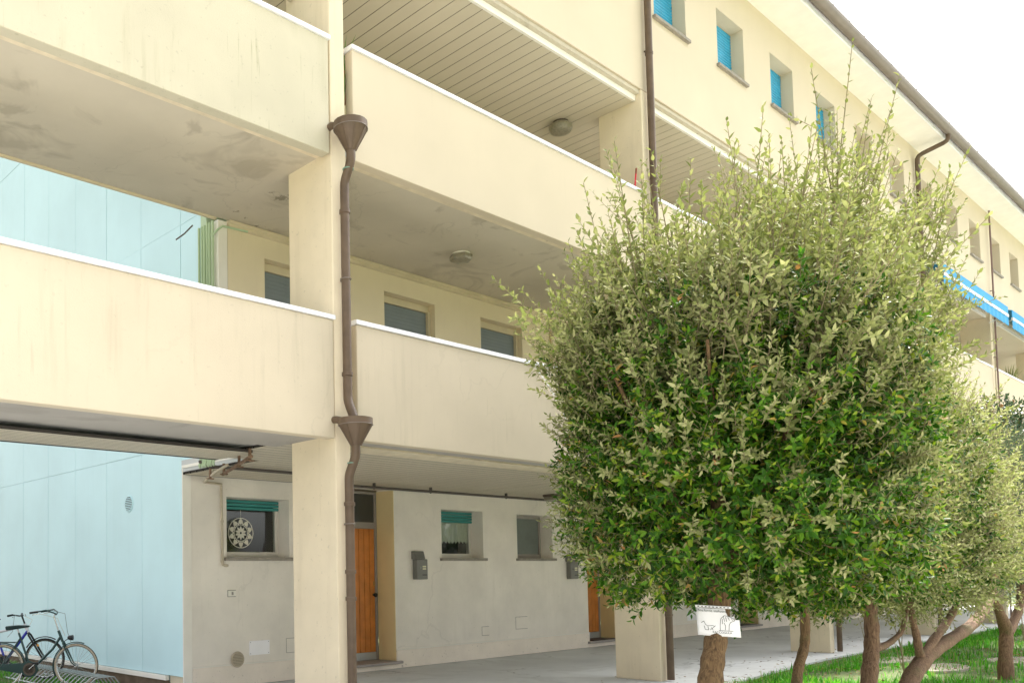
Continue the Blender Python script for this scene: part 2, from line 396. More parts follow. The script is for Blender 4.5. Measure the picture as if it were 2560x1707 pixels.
def slats_along_y(x0, x1, y0, y1, z, w, parent_name):
    par = box1(parent_name, 'slat_gap_shade', bld, x0, x1, y0, y1, z+.004, z+.034)
    n = int(round((x1-x0)/w)); w = (x1-x0)/n; first = None
    for i in range(n):
        x = x0+i*w
        if first is None: first = obj('soffit_slat', MB().box(x+.006, x+w-.006, y0, y1, z, z+.02), 'slat_paint', par, at=(x, y0, z))
        else: copyobj(first, par, (i*w, 0, 0))
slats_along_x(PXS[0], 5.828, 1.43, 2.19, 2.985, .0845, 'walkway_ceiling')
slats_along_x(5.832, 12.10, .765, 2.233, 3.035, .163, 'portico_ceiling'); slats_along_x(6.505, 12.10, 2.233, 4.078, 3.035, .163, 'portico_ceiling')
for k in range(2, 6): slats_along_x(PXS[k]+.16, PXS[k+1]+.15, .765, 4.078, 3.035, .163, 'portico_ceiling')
obj('portico_slab', MB().box(6.5, XE, 2.2, 4.6, 3.075, 3.24), 'concrete', bld)
# plaster soffit under the second-floor walkway
box1('walkway_soffit', 'soffit_paint', bld, PXS[0], 5.835, .118, 2.14, 5.945, 6.015)
box1('soffit_edge', 'trim_cream', bld, PXS[0], 5.835, 2.143, 2.176, 5.92, 6.015)
for k in range(1, 7):
    box1('walkway_soffit', 'soffit_paint', bld, PXS[k]+.008, PXS[k+1]+.003, .118, 2.176, 5.962, 6.015)
    box1('drip_strip', 'edge_strip', bld, PXS[k]+.315, PXS[k+1]-.03, .118, .185, 5.945, 5.959)
box1('drip_strip', 'edge_strip', bld, PXS[0]+.23, 5.80, .118, .20, 5.925, 5.942)
# loggia ceilings of the second floor, slats across
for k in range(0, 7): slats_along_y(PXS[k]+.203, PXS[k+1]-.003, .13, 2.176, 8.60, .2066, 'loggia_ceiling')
for k in range(1, 7): box1('ceiling_infill', 'slat_paint', bld, PXS[k]-.002, PXS[k]+.202, .725, 2.176, 8.602, 8.635)
for k in range(0, 7):   # white edge board and the shadowed step above it
    box1('edge_board', 'white_paint', bld, PXS[k]+.203, PXS[k+1]-.003, .09, .127, 8.60, 8.685)
    box1('step_moulding', 'soffit_paint', bld, PXS[k]+.203, PXS[k+1]-.003, .03, .127, 8.688, 8.742)
# back walls
obj('upper_back_wall', MB().box(5.88, XE, 2.18, 2.45, 6.2, 8.6), 'stucco_in_lit', bld)
W1 = [(6.58+2.105*k, 7.63+2.105*k, 4.2, 5.612) for k in range(3)]+[(13.1, 14.2, 3.3, 5.5), (15.1, 16.15, 4.2, 5.612), (17.3, 18.35, 4.2, 5.612)]
obj('first_floor_wall', wall_xz(6.02, XE, 3.24, 5.96, 2.18, 2.44, W1), 'stucco_in_lit', bld)
box1('corner_strip', 'white_paint', bld, 5.876, 6.012, 2.172, 2.44, 3.10, 5.94, bevel=.006)
box1('return_wall', 'green_paint', bld, 5.884, 6.498, 2.443, 2.575, 3.10, 8.6)
obj('cornice', MB().prism([(2.12, 5.955), (2.12, 5.925), (2.14, 5.915), (2.14, 5.885), (2.155, 5.875), (2.178, 5.87), (2.178, 5.955)], 6.02, PXS[4]), 'trim_cream', bld)
GW = [(7.245, 8.405, 1.875, 2.762)]+[(11.87+6.83*k, 13.02+6.83*k, 1.875, 2.75) for k in range(4)]+[(14.045+6.83*k, 15.2+6.83*k, 1.875, 2.735) for k in range(4)]
GD = [(9.56+6.83*k, 10.68+6.83*k, 0, 3.2) for k in range(5)]
obj('ground_floor_wall', wall_xz(6.645, XE, .012, 3.06, 4.08, 4.50, GW+GD), 'ground_wall_lit', bld)
box1('corner_strip', 'white_paint', bld, 6.497, 6.642, 4.066, 4.086, .012, 3.12, bevel=.004)
box1('corner_core', 'stucco', bld, 6.535, 6.643, 4.09, 4.5, .012, 3.12)
px0 = 6.645
for g in GD+[(XE, XE+1, 0, 3)]:
    box1('plinth', 'plinth_paint', bld, px0, min(g[0], XE)-.002, 4.062, 4.0785, .005, .305, bevel=.003); box1('plinth_highlight', 'white_paint', bld, px0, min(g[0], XE)-.002, 4.056, 4.0785, .307, .322, bevel=.003); px0 = g[1]+.002  # pale top strip paints in the highlight along the plinth ledge
for g in GD:   # painted lining of the door recess
    box1('recess_lining', 'reveal_paint', bld, g[1]-.012, g[1]-.002, 4.083, 4.499, .13, 3.03)
    box1('recess_lining', 'reveal_paint', bld, g[0]+.002, g[0]+.012, 4.083, 4.499, .13, 3.03)
# top storey with its windows
TW = [(12.42+2.043*k, 13.40+2.043*k, 10.05, 11.035) for k in range(-1, 13)]
obj('facade_wall', wall_xz(PXS[0], XE, 8.748, 11.66, 0, .32, TW), 'stucco_clean', bld)
obj('end_wall', MB().box(PXS[0], PXS[0]+.3, .323, 2.44, 8.748, 11.66).box(PXS[0]+.301, 6.52, 2.3, 2.44, 8.748, 11.66), 'stucco_clean', bld)
obj('storey_floor', MB().box(PXS[0], XE, .13, 2.44, 8.64, 8.74), 'concrete', bld)
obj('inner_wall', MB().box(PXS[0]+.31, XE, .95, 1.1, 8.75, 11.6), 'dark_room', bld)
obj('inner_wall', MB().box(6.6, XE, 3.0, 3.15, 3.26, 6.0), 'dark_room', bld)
# eave, fascia, gutter, roof
box1('eave', 'white_paint', bld, PXS[0]-.4, XE+.4, -.60, .30, 11.664, 11.72)
box1('fascia', 'white_metal', bld, PXS[0]-.4, XE+.4, -.63, -.603, 11.645, 11.80)
gp = [(-.74+.108*math.cos(a), 11.80+.108*math.sin(a)*1.15) for a in [math.pi+math.pi*i/12 for i in range(13)]]
gp2 = [(-.74+.1*math.cos(a), 11.80+.1*math.sin(a)*1.15) for a in [2*math.pi-math.pi*i/12 for i in range(13)]]
gut = obj('gutter', MB().prism(gp+gp2, PXS[0]-.4, XE+.4), 'gutter_metal', bld, smooth=True)
br = obj('gutter_bracket', MB().box(0, .03, -.86, -.60, 11.802, 11.815), 'gutter_metal', gut, at=(0, 0, 11.8))
for i in range(1, 60): copyobj(br, gut, (i*.75, 0, 0))
obj('roof', MB().prism([(-.70, 11.815), (-.70, 11.87), (5.0, 13.7), (9.9, 11.9), (9.9, 11.85), (5.0, 13.62)], 6.5, XE+.45)
    .prism([(-.70, 11.815), (-.70, 11.87), (1.0, 12.4), (2.7, 11.87), (2.7, 11.815), (1.0, 12.32)], PXS[0]-.45, 6.498), 'roof_tile', bld)
# side wall of the passage, clad in pale blue-green panels
side = obj('side_wall', MB().box(6.53, 6.75, 4.505, 14.6, .10, 11.66).box(6.53, 6.75, 2.578, 4.50, 3.16, 11.66), 'teal_joint', bld)
ys = [2.578, 4.085+.004]+[4.085+1.165*i for i in range(1, 10)]
zs = [(.20, 3.449), (3.453, 6.629), (6.633, 9.80), (9.81, 11.66)]
for i in range(len(ys)-1):
    for (a, b) in zs:
        a2 = max(a, 3.17) if ys[i] < 4.08 else a
        if b-a2 < .35 and ys[i] < 4.08: a2 = 3.17
        w = rng.normal(0, .0012)
        obj('cladding_panel', MB().box(6.5+w, 6.528, ys[i]+.004, ys[i+1]-.004, a2, b), 'teal_panel', side, bevel=.003)
obj('edge_trim', MB().box(6.485, 6.528, 2.58, 4.07, 3.125, 3.166), 'white_paint', side)
obj('base_rail', MB().box(6.46, 6.528, 4.51, 14.6, .125, .192), 'white_paint', side, bevel=.004)
obj('footing', MB().box(6.50, 6.74, 4.51, 14.6, -.15, .12), 'soil', side)
obj('back_wall', MB().box(6.76, XE, 9.6, 9.9, 0, 11.66), 'stucco', bld)

# ------------------------------------------------------------------ windows and doors (parts of the building)
def window(x0, x1, z0, z1, yw, dep, style, frame='frame_white', pane='pane_dark', sill=True, shut=0., shutm='shutter_blue', gap=0., rail=.055):
    y = yw+dep; t = .05
    top = z1
    mb = MB()
    mb.box(x0+.002, x0+rail, y, y+t, z0+.002, z1-.002).box(x1-rail, x1-.002, y, y+t, z0+.002, z1-.002)
    mb.box(x0+rail+.001, x1-rail-.001, y, y+t, z1-rail, z1-.002).box(x0+rail+.001, x1-rail-.001, y, y+t, z0+.002, z0+rail*1.6)
    w = obj('window', mb, frame, bld, bevel=.004)
    obj('pane', MB().box(x0+rail+.001, x1-rail-.001, y+.022, y+.028, z0+rail*1.6+.001, z1-rail-.001), pane, w)
    if pane == 'pane_glass':
        r = MB(); a, b, c, d, e = x0-.3, x1+.3, y+.9, z0-.5, z1+.3
        r.add([(a, c, d), (b, c, d), (b, c, e), (a, c, e)], [(0, 1, 2, 3)])
        r.add([(a, y+.15, d), (a, c, d), (a, c, e), (a, y+.15, e)], [(0, 1, 2, 3)]); r.add([(b, y+.15, d), (b, c, d), (b, c, e), (b, y+.15, e)], [(0, 1, 2, 3)])
        r.add([(a, y+.15, e), (b, y+.15, e), (b, c, e), (a, c, e)], [(0, 1, 2, 3)]); r.add([(a, y+.15, d), (b, y+.15, d), (b, c, d), (a, c, d)], [(0, 1, 2, 3)])
        obj('room', r, 'dark_room', w)
    if sill: obj('sill', MB().box(x0-.05, x1+.06, yw-.055, y-.001, z0-.05, z0-.002), 'stone_sill', w, bevel=.004)
    if shut > 0:
        sh = .052; rl, gp_ = (.0015, .0015) if shutm == 'shutter_grey' else (.014, .007); n = int(shut/sh); ztop = z1-.004; first = None
        for i in range(n):
            za = ztop-(i+1)*sh
            if za < z0+.004: break
            if first is None:
                prof = [(y-.024, za), (y-.024-rl, za+.014), (y-.024-rl, za+sh-.016), (y-.024, za+sh-gp_), (y-.020, za+sh-gp_), (y-.020, za)]
                first = obj('shutter_slat', MB().prism(prof, x0+.012, x1-.012), shutm, w, at=(x0, y, za))
            else: copyobj(first, w, (0, 0, -i*sh))
    return w
shut_by_k = {-1: .96, 0: .96, 1: .80, 2: .88, 3: .96, 8: .14, 10: .3}
for i, q in enumerate(TW):
    k = i-1; blue = k in (-1, 0, 1, 2, 3)
    window(*q, 0, .25, 'top', 'frame_white' if k > 3 else 'frame_grey', 'pane_dark' if blue else 'pane_frosted', True, shut_by_k.get(k, 0), 'shutter_blue' if blue else 'shutter_grey')
for i, q in enumerate(W1):
    x0, x1, z0, z1 = q
    w = window(x0, x1, z0, z1-.11, 2.18, .16, 'first', 'frame_dark', 'pane_dark', False, 1.2 if i < 3 else .9, 'shutter_grey')
    obj('roller_box', MB().box(x0+.003, x1-.003, 2.30, 2.43, z1-.108, z1-.004), 'trim_cream', w, bevel=.004)
    obj('side_stile', MB().box(x1-.055, x1-.003, 2.262, 2.337, z0, z1-.112), 'trim_cream', w)
for i, q in enumerate(GW):
    x0, x1, z0, z1 = q
    sh = {0: .17, 1: .22, 5: .05}.get(i, .18)
    window(x0, x1, z0, z1, 4.08, .29, 'ground', 'frame_white' if i != 5 else 'frame_grey', 'pane_glass' if i < 2 else ('pane_frosted' if i == 5 else 'pane_dark'), True, sh, 'shutter_teal')
for i, g in enumerate(GD):
    x0, x1 = g[0]+.014, g[1]-.014; y = 4.50
    mb = MB(); mb.box(x0, x0+.05, y, y+.06, .13, 3.03).box(x1-.05, x1, y, y+.06, .13, 3.03)
    mb.box(x0+.051, x1-.051, y, y+.06, 2.39, 2.50).box(x0+.051, x1-.051, y, y+.06, 2.985, 3.03)
    d = obj('door', mb, 'frame_grey', bld, bevel=.004)
    obj('transom_pane', MB().box(x0+.051, x1-.051, y+.02, y+.03, 2.501, 2.984), 'pane_dark', d)
    n = 8; w = (x1-x0-.104)/n; first = None
    wood = 'door_red' if i == 2 else 'door_wood'
    for j in range(n):
        xx = x0+.052+j*w
        if first is None: first = obj('plank', MB().box(xx+.005, xx+w-.005, y+.01, y+.045, .265, 2.387), wood, d, bevel=.006, at=(xx, y, .265))
        else: copyobj(first, d, (j*w, 0, 0))
    obj('leaf_core', MB().box(x0+.052, x1-.052, y+.046, y+.055, .135, 2.387), 'frame_dark', d)
    obj('kick_plate', MB().box(x0+.052, x1-.052, y+.005, y+.045, .135, .262), 'kick_metal', d)
    kx = x1-.10
    obj('knob', MB().lathe((kx, y+.012, 1.245), [(.014, 0), (.014, -.04), (.034, -.05), (.040, -.068), (.030, -.085), (.008, -.09)], 16, 'y'), 'black_plastic', d, smooth=True)
    obj('lock', MB().box(kx+.005, kx+.045, y+.002, y+.012, 1.40, 1.48).lathe((kx+.025, y+.003, 1.445), [(.012, 0), (.012, -.006)], 10, 'y'), 'brass', d)
    obj('doorstep', MB().box(g[0]-.07, g[1]+.09, 4.0, y+.06, .085, .128), 'step_stone', d, bevel=.008)
    obj('step_base', MB().box(g[0]+.003, g[1]-.003, 4.06, y+.06, .004, .084), 'plinth_paint', d)
    if i in (1, 2):
        tag(obj('doormat', MB().box(g[0]+.15, g[1]-.12, 4.06, 4.42, .130, .145), 'black_plastic', bevel=.004),
            ['', 'dark doormat on the step of the orange wooden door beyond the pillar', 'dark doormat on the step of the far brown door'][i], 'doormat')

# ------------------------------------------------------------------ drain pipes with hoppers
def hopper_pipe(x, label):
    t = empty('downpipe', (x, -.08, 0)); tag(t, label, 'downpipe')
    def arc(p0, p1, k=8):
        return [(p0[0]+(p1[0]-p0[0])*s, p0[1]+(p1[1]-p0[1])*s, p0[2]+(p1[2]-p0[2])*i/k) for i in range(k+1) for s in [.5-.5*math.cos(math.pi*i/k)]]
    for (zr, zc, zb, hz) in ((6.175, 6.105, 5.885, 5.57), (3.145, 3.08, 2.875, 2.55)):
        h = obj('hopper', MB().lathe((x-.02, -.21, 0), [(.050, zb), (.170, zc), (.175, zc), (.175, zr), (.168, zr), (.168, zc+.01), (.046, zb+.01)], 18, caps=False), 'copper_paint', t, smooth=True)
        obj('rim_seam', MB().torus((x-.02, -.21, zc), .175, .004, 24, 6, 'z'), 'gutter_metal', h)
        for a in range(8):
            w = a*math.pi/4+.3; c0 = (x-.02+.054*math.cos(w), -.21+.054*math.sin(w), zb); c1 = (x-.02+.172*math.cos(w), -.21+.172*math.sin(w), zc)
            obj('rib', MB().tube([c0, c1], .004, 5), 'copper_paint', h)
        obj('spout', MB().tube([(x-.13, -.005, zc+.07), (x-.14, -.06, zc+.065), (x-.10, -.13, zc+.045)], .036, 10), 'copper_paint', h)
        obj('pipe', MB().tube([(x-.02, -.21, zb+.01), (x-.02, -.21, zb-.05)]+arc((x-.02, -.21, zb-.06), (x, -.08, hz), 9)+[(x, -.08, hz-.1), (x, -.08, (3.42 if zr > 5 else .02))], .047, 14), 'copper_paint', t)
        obj('solder_ring', MB().torus((x-.012, -.155, zb-.17), .054, .006, 18, 6, 'z'), 'verdigris', t)
    obj('elbow', MB().tube([(x, -.08, 3.42)]+arc((x, -.08, 3.40), (x-.015, -.19, 3.10), 8), .047, 14), 'copper_paint', t)
    for z in (5.30, 3.62, 2.3, 1.62, 1.35):
        obj('collar', MB().lathe((x, -.08, z), [(.051, -.02), (.057, -.018), (.057, .018), (.051, .02)], 16), 'copper_paint', t, smooth=True)
    for z in (4.6, 2.1): obj('bracket', MB().torus((x, -.08, z), .055, .005, 16, 6, 'z').box(x-.01, x+.01, -.03, -.002, z-.01, z+.01), 'gutter_metal', t)
hopper_pipe(5.935, 'brown copper downpipe with two funnel hoppers on the nearest pillar')
hopper_pipe(18.32, 'brown downpipe with funnel hoppers on the third pillar behind the trees')
def wall_pipe(x, label, r=.052, top=11.55, m='copper_paint', z0=.02):
    t = empty('downpipe', (x, -.08, z0)); tag(t, label, 'downpipe')
    neck = [(x, -.72, 11.70), (x, -.72, 11.60), (x, -.69, 11.545), (x, -.62, 11.515), (x, -.2, 11.43), (x, -.12, 11.395), (x, -.085, 11.33), (x, -.08, 11.25)]
    if r > .04: obj('swan_neck', MB().tube(neck, r, 14), m, t)
    obj('pipe', MB().tube([(x, -.08, 11.25 if r > .04 else 11.66), (x, -.08, z0)], r, 14), m, t)
    for z in (9.3, 7.4, 5.4, 3.3, .95):
        obj('collar', MB().lathe((x, -.08, z), [(r, -.02), (r+.006, -.018), (r+.006, .018), (r, .02)], 16), m, t, smooth=True)
        obj('bracket', MB().box(x-.012, x+.012, -.08+r, -.002, z+.05, z+.07), m, t)
wall_pipe(12.09, 'brown round downpipe running down the second pillar')
wall_pipe(24.35, 'brown downpipe bending out to the gutter above the tree tops')
wall_pipe(30.48, 'thin reddish wall conduit between the blue awnings', .022, m='conduit_brown')

# ------------------------------------------------------------------ lamps
def octa_lamp(x, y, z, r, label, name='ceiling_lamp'):
    t = empty(name, (x, y, z)); tag(t, label, 'lamp')
    obj('base', MB().lathe((x, y, z), [(r*.8, 0), (r*.8, -.025)], 16), 'white_paint', t)
    obj('glass', MB().lathe((x, y, z-.026), [(r, 0), (r, -.05), (r*.9, -.075), (.01, -.095)], 6), 'lamp_glass', t, bevel=.006)
octa_lamp(9.17, 1.16, 5.96, .16, 'six-sided ribbed glass lamp on the first-floor walkway ceiling')
t = empty('ceiling_lamp', (11.60, 1.16, 8.6)); tag(t, 'round frosted glass lamp on the slatted loggia ceiling', 'lamp')
obj('base', MB().lathe((11.60, 1.16, 8.6), [(.12, 0), (.12, -.03)], 20), 'frame_dark', t)
obj('globe', MB().lathe((11.60, 1.16, 8.57), [(.13, 0), (.175, -.04), (.18, -.08), (.15, -.13), (.08, -.16), (.01, -.165)], 24), 'lamp_glass', t, smooth=True)
t = empty('ceiling_lamp', (13.9, 3.1, 3.03)); tag(t, 'flat oblong lamp under the portico ceiling near the tree', 'lamp')
obj('housing', MB().box(13.72, 14.08, 2.98, 3.22, 2.985, 3.03), 'frame_dark', t); obj('cover', MB().box(13.73, 14.07, 2.99, 3.21, 2.925, 2.984), 'lamp_glass', t, bevel=.015)

# ------------------------------------------------------------------ pipes under the ceilings
t = empty('ceiling_conduit', (9.2, 3.42, 2.96)); tag(t, 'dark conduit running along the portico ceiling above the doors', 'conduit')
obj('pipe', MB().tube([(8.6, 3.42, 2.965), (22, 3.42, 2.965)], .022, 8), 'dark_pipe', t)
for x in (9.6, 10.9, 12.9, 14.5, 16.5, 18.5): obj('hanger', MB().box(x-.015, x+.015, 3.40, 3.44, 2.985, 3.034).box(x-.09, x-.02, 3.41, 3.425, 2.95, 2.965).torus((x, 3.42, 2.965), .028, .006, 14, 6, 'x'), 'dark_pipe', t)
t = empty('gas_pipe', (6.05, 2.1, 2.9)); tag(t, 'rusty pipework hung under the slatted ceiling beside the pillar', 'pipe')
obj('pipe', MB().tube([(5.75, 1.35, 2.93), (5.98, 1.9, 2.925), (6.3, 2.75, 2.90)], .022, 8), 'rust_pipe', t)
obj('pipe', MB().tube([(6.0, 2.2, 2.94), (6.2, 2.75, 2.93), (6.75, 3.9, 2.93), (7.13, 4.03, 2.93)], .018, 8), 'pale_pipe', t)
obj('pipe', MB().tube([(5.8, 2.5, 3.0), (6.0, 2.75, 2.99), (8.0, 2.75, 2.99)], .02, 8), 'dark_pipe', t)
for x, y in ((5.78, 1.42), (6.0, 1.95), (6.27, 2.68), (6.4, 3.2)):
    obj('hanger', MB().box(x-.015, x+.015, y-.01, y+.01, 2.9, 3.03).box(x-.05, x+.05, y-.02, y+.02, 2.885, 2.9), 'rust_pipe', t)
t = empty('wall_pipe', (7.14, 4.05, 1.75)); tag(t, 'thin cream pipe dropping beside the window with the lace disc', 'pipe')
obj('pipe', MB().tube([(7.13, 4.045, 2.93), (7.14, 4.045, 2.4), (7.145, 4.045, 1.79), (7.15, 4.045, 1.765), (7.18, 4.045, 1.755), (7.24, 4.045, 1.755)], .018, 10), 'pale_pipe', t)
for z in (2.38, 1.80): obj('collar', MB().lathe((7.142, 4.045, z), [(.024, 0), (.024, .03)], 10), 'pale_pipe', t)
t = empty('riser_pipes', (5.8, 2.4, 3.0)); tag(t, 'row of green painted riser pipes at the corner by the blue panels', 'pipes')
for i in range(6):
    y = 2.24+i*.06; x = 5.84-.004*(i % 2)
    obj('pipe', MB().tube([(x, y, 5.93), (x, y, 3.0), (x, y+.03, 2.96), (x+.05, y+.09, 2.95)], .017, 8), 'green_paint', t)
obj('bend', MB().tube([(5.83, 2.22, 5.75), (5.86, 2.17, 5.80), (5.93, 2.15, 5.86), (6.3, 2.15, 5.88)], .014, 8), 'green_paint', t)
t = tag(obj('loose_cable', MB().tube([(5.72, 2.5, 5.93), (5.66, 2.6, 5.84), (5.60, 2.7, 5.78)], .01, 6), 'dark_pipe'), 'short dark cable end sticking out below the walkway soffit', 'cable')
t = tag(obj('wall_pipe', MB().tube([(12.62, 2.14, 5.9), (12.62, 2.14, 3.3)], .03, 10), 'trim_cream'), 'cream pipe on the first-floor wall where the tree begins', 'pipe')

# ------------------------------------------------------------------ small things on the ground-floor wall
def mailbox(x, z, label):
    t = empty('mailbox', (x, 4.02, z)); tag(t, label, 'mailbox')
    b = obj('body', MB().box(x+.03, x+.30, 3.97, 4.079, z, z+.35), 'mailbox_grey', t, bevel=.012)
    obj('lid', MB().prism([(3.96, z+.352), (4.0, z+.49), (4.079, z+.49), (4.079, z+.352)], x, x+.235), 'mailbox_grey', t, bevel=.008)
    obj('slot', MB().box(x+.16, x+.27, 3.965, 3.969, z+.07, z+.085), 'black_plastic', t)
    obj('lock', MB().lathe((x+.10, 3.968, z+.20), [(.012, 0), (.012, -.01)], 10, 'y'), 'chrome', t)
    for k in range(2): obj('name_label', MB().box(x+.165, x+.25, 3.964, 3.969, z+.17+k*.04, z+.195+k*.04), 'label_paper', t)
mailbox(11.08, 1.50, 'grey metal mailbox with two name labels on the wall beside the nearest door')
mailbox(15.62, 1.45, 'dark mailbox half hidden by leaves near the second orange door')
def vent(name, c, r, ax, label):
    t = empty(name, c); tag(t, label, 'vent')
    sg = -1
    obj('rim', MB().torus(c, r, .012, 26, 8, ax), 'pale_pipe' if ax == 'y' else 'teal_panel', t)
    if ax == 'y': obj('backing', MB().lathe((c[0], c[1], c[2]), [(r, 0), (r, -.004)], 24, 'y'), 'dark_room', t)
    else: obj('backing', MB().lathe((c[0], c[1], c[2]), [(r, 0), (r, -.004)], 24, 'x'), 'dark_room', t)
    for i in range(9):
        h = -r+(i+.7)*2*r/9.4; w = math.sqrt(max(r*r-h*h, 1e-4))*.97
        if ax == 'y': mb = MB().prism([(c[1]-.005, c[2]+h), (c[1]-.016, c[2]+h-.006), (c[1]-.016, c[2]+h+.006), (c[1]-.005, c[2]+h+.012)], c[0]-w, c[0]+w)
        else: mb = MB().prism([(c[0]-.005, c[2]+h), (c[0]-.016, c[2]+h-.006), (c[0]-.016, c[2]+h+.006), (c[0]-.005, c[2]+h+.012)], c[1]-w, c[1]+w, 'y')
        obj('louvre', mb, 'pale_pipe' if ax == 'y' else 'teal_panel', t)
vent('vent_grille', (7.40, 4.055, .385), .105, 'y', 'round louvred vent low on the ground-floor wall above the skirting')
vent('vent_grille', (6.498, 5.66, 2.74), .125, 'x', 'round vent grille set in the pale blue panels')
t = empty('blank_plate', (7.81, 4.07, .43)); tag(t, 'blank white plate screwed low on the wall near the round vent', 'plate')
obj('plate', MB().box(7.625, 7.995, 4.068, 4.078, .428, .636), 'paper_white', t, bevel=.002)
for x in (7.645, 7.975):
    for z in (.45, .615): obj('screw', MB().lathe((x, 4.068, z), [(.006, 0), (.004, -.003)], 8, 'y'), 'dark_pipe', t)
tag(obj('blank_plate', MB().box(20.54, 21.0, 4.068, 4.078, .38, .60), 'paper_white', bevel=.002), 'white plate on the far wall beside the trunk with the notice', 'plate')
t = empty('bell_box', (7.32, 4.07, 1.31)); tag(t, 'small grey switch box on the wall under the window', 'switch box')
obj('case', MB().box(7.255, 7.39, 4.062, 4.078, 1.305, 1.39), 'white_paint', t, bevel=.003); obj('rocker', MB().box(7.31, 7.34, 4.055, 4.061, 1.325, 1.37), 'frame_grey', t); obj('rim', MB().box(7.25, 7.395, 4.0745, 4.0785, 1.298, 1.397), 'frame_dark', t)
t = empty('service_cover', (8.45, 4.07, .42)); tag(t, 'square cover plate outlined low on the wall beside the nearest pillar', 'cover plate')
obj('cover', MB().box(8.325, 8.60, 4.074, 4.0788, .425, .635), 'ground_wall_lit', t); obj('seam', MB().box(8.318, 8.607, 4.077, 4.0795, .418, .642), 'frame_grey', t)

# lace disc hanging in the window, lace curtain in the next one
cx, cy, cz = 7.67, 4.33, 2.25
t = empty('lace_disc', (cx, cy, cz-.23)); tag(t, 'round crocheted lace disc hanging in the ground-floor window', 'lace disc')
obj('hoop', MB().torus((cx, cy, cz), .225, .006, 40, 6, 'y'), 'lace', t)
for k in range(10):
    a0 = 2*math.pi*k/10; P = lambda r, a: (cx+r*math.sin(a), cy, cz+r*math.cos(a))
    obj('petal', MB().tube([P(.13, a0-.31), P(.18, a0-.16), P(.222, a0), P(.18, a0+.16), P(.13, a0+.31)], .007, 5), 'lace', t)
    pe = MB(); q = [P(.15, a0-.2), P(.19, a0-.12), P(.205, a0), P(.19, a0+.12), P(.15, a0+.2), P(.135, a0)]
    pe.add([(p[0], cy-.003, p[2]) for p in q]+[(p[0], cy+.003, p[2]) for p in q], [(0, 1, 2, 3, 4, 5), (11, 10, 9, 8, 7, 6)]); obj('lobe', pe, 'lace', t)
    pe = MB(); q = [P(.02, a0-.3), P(.07, a0-.27), P(.108, a0), P(.07, a0+.27), P(.02, a0+.3)]
    pe.add([(p[0], cy-.003, p[2]) for p in q]+[(p[0], cy+.003, p[2]) for p in q], [(0, 1, 2, 3, 4), (9, 8, 7, 6, 5)]); obj('inner_petal', pe, 'lace', t)
obj('ring', MB().torus((cx, cy, cz), .125, .006, 32, 5, 'y'), 'lace', t)
obj('thread', MB().tube([(cx, cy, cz+.225), (cx, cy, 2.6)], .002, 4), 'lace', t)
mb = MB(); n = 44
for i in range(n+1):
    x = 11.93+i*1.03/n; yy = 4.412+.008*math.sin(i*1.3)
    zb = 2.20-.05*(1-abs((i % 4)-2)/2); mb.v += [(x, yy, 2.68), (x, yy, zb)]
for i in range(n): mb.f.append((2*i, 2*i+1, 2*i+3, 2*i+2))
o = obj('lace_curtain', mb, 'lace'); sm = o.modifiers.new('thickness', 'SOLIDIFY'); sm.thickness = .002
tag(o, 'short lace curtain with zigzag hem behind the window right of the mailbox', 'curtain')

# ------------------------------------------------------------------ awnings
def awning(x0, x1, label):
    t = empty('awning', ((x0+x1)/2, -.02, 8.4)); tag(t, label, 'awning')
    obj('fabric', MB().prism([(-.005, 8.88), (-.43, 8.76), (-.43, 8.555), (-.415, 8.555), (-.415, 8.745), (-.005, 8.865)], x0, x1), 'awning_blue', t)
    obj('front_bar', MB().prism([(-.445, 8.475), (-.445, 8.548), (-.405, 8.548), (-.405, 8.475)], x0, x1), 'awning_white', t)
    mb = MB(); n = int((x1-x0)/.055)
    for i in range(n+1):
        x = x0+(x1-x0)*i/n; yy = -.425+.006*math.sin(i*.9); mb.v += [(x, yy, 8.474), (x, yy, 8.26-.028*abs(math.sin(i*math.pi/4)))]
    for i in range(n): mb.f.append((2*i, 2*i+1, 2*i+3, 2*i+2))
    v = obj('valance', mb, 'awning_blue', t); s = v.modifiers.new('thickness', 'SOLIDIFY'); s.thickness = .003
    for x in (x0+.1, x1-.1): obj('arm', MB().tube([(x, -.005, 8.40), (x, -.405, 8.50)], .012, 8), 'awning_white', t)
awning(24.6, 30.28, 'blue awning with scalloped valance, nearer one half hidden by the tree')
awning(30.72, 36.3, 'blue awning with scalloped valance at the far end of the loggias')

# ------------------------------------------------------------------ balcony plants, stick, string lights, hooks
def blade_plant(name, c, n, L, spread, label, pot=True, m='plant_blade', potm='terracotta'):
    t = empty(name, c); tag(t, label, 'plant')
    if pot: obj('pot', MB().lathe(c, [(.10, 0), (.14, .22), (.15, .22), (.15, .26), (.13, .26), (.12, .2)], 16), potm, t, smooth=True)
    V = []; T = []
    for i in range(n):
        a = random.uniform(0, 6.283); l = L*random.uniform(.6, 1.1); out = spread*random.uniform(.2, 1); w = .011*L/.5
        p = Vector(c)+Vector((0, 0, .22 if pot else 0)); dr = Vector((math.cos(a), math.sin(a), 0)); sd_ = Vector((-math.sin(a), math.cos(a), 0))
        o = len(V); K = 4
        for k in range(K+1):
            s = k/K; q = p+dr*(out*l*s**1.3)+Vector((0, 0, l*(s-.45*out*s*s*1.2))); ww = w*(1-s)**.7*(.6+.8*min(s*3, 1))
            V += [q+sd_*ww, q-sd_*ww]
        for k in range(K): T += [(o+2*k, o+2*k+1, o+2*k+2), (o+2*k+1, o+2*k+3, o+2*k+2)]
    b = Vector(c); me = tri_mesh('leaves', np.array([tuple(q-b) for q in V]), np.array(T), [m])
    o = bpy.data.objects.new('leaves', me); C.objects.link(o); o.parent = t; return t
blade_plant('potted_palm', (6.36, .40, 6.82), 34, .50, .8, 'spiky green potted palm peeping over the upper balcony corner')
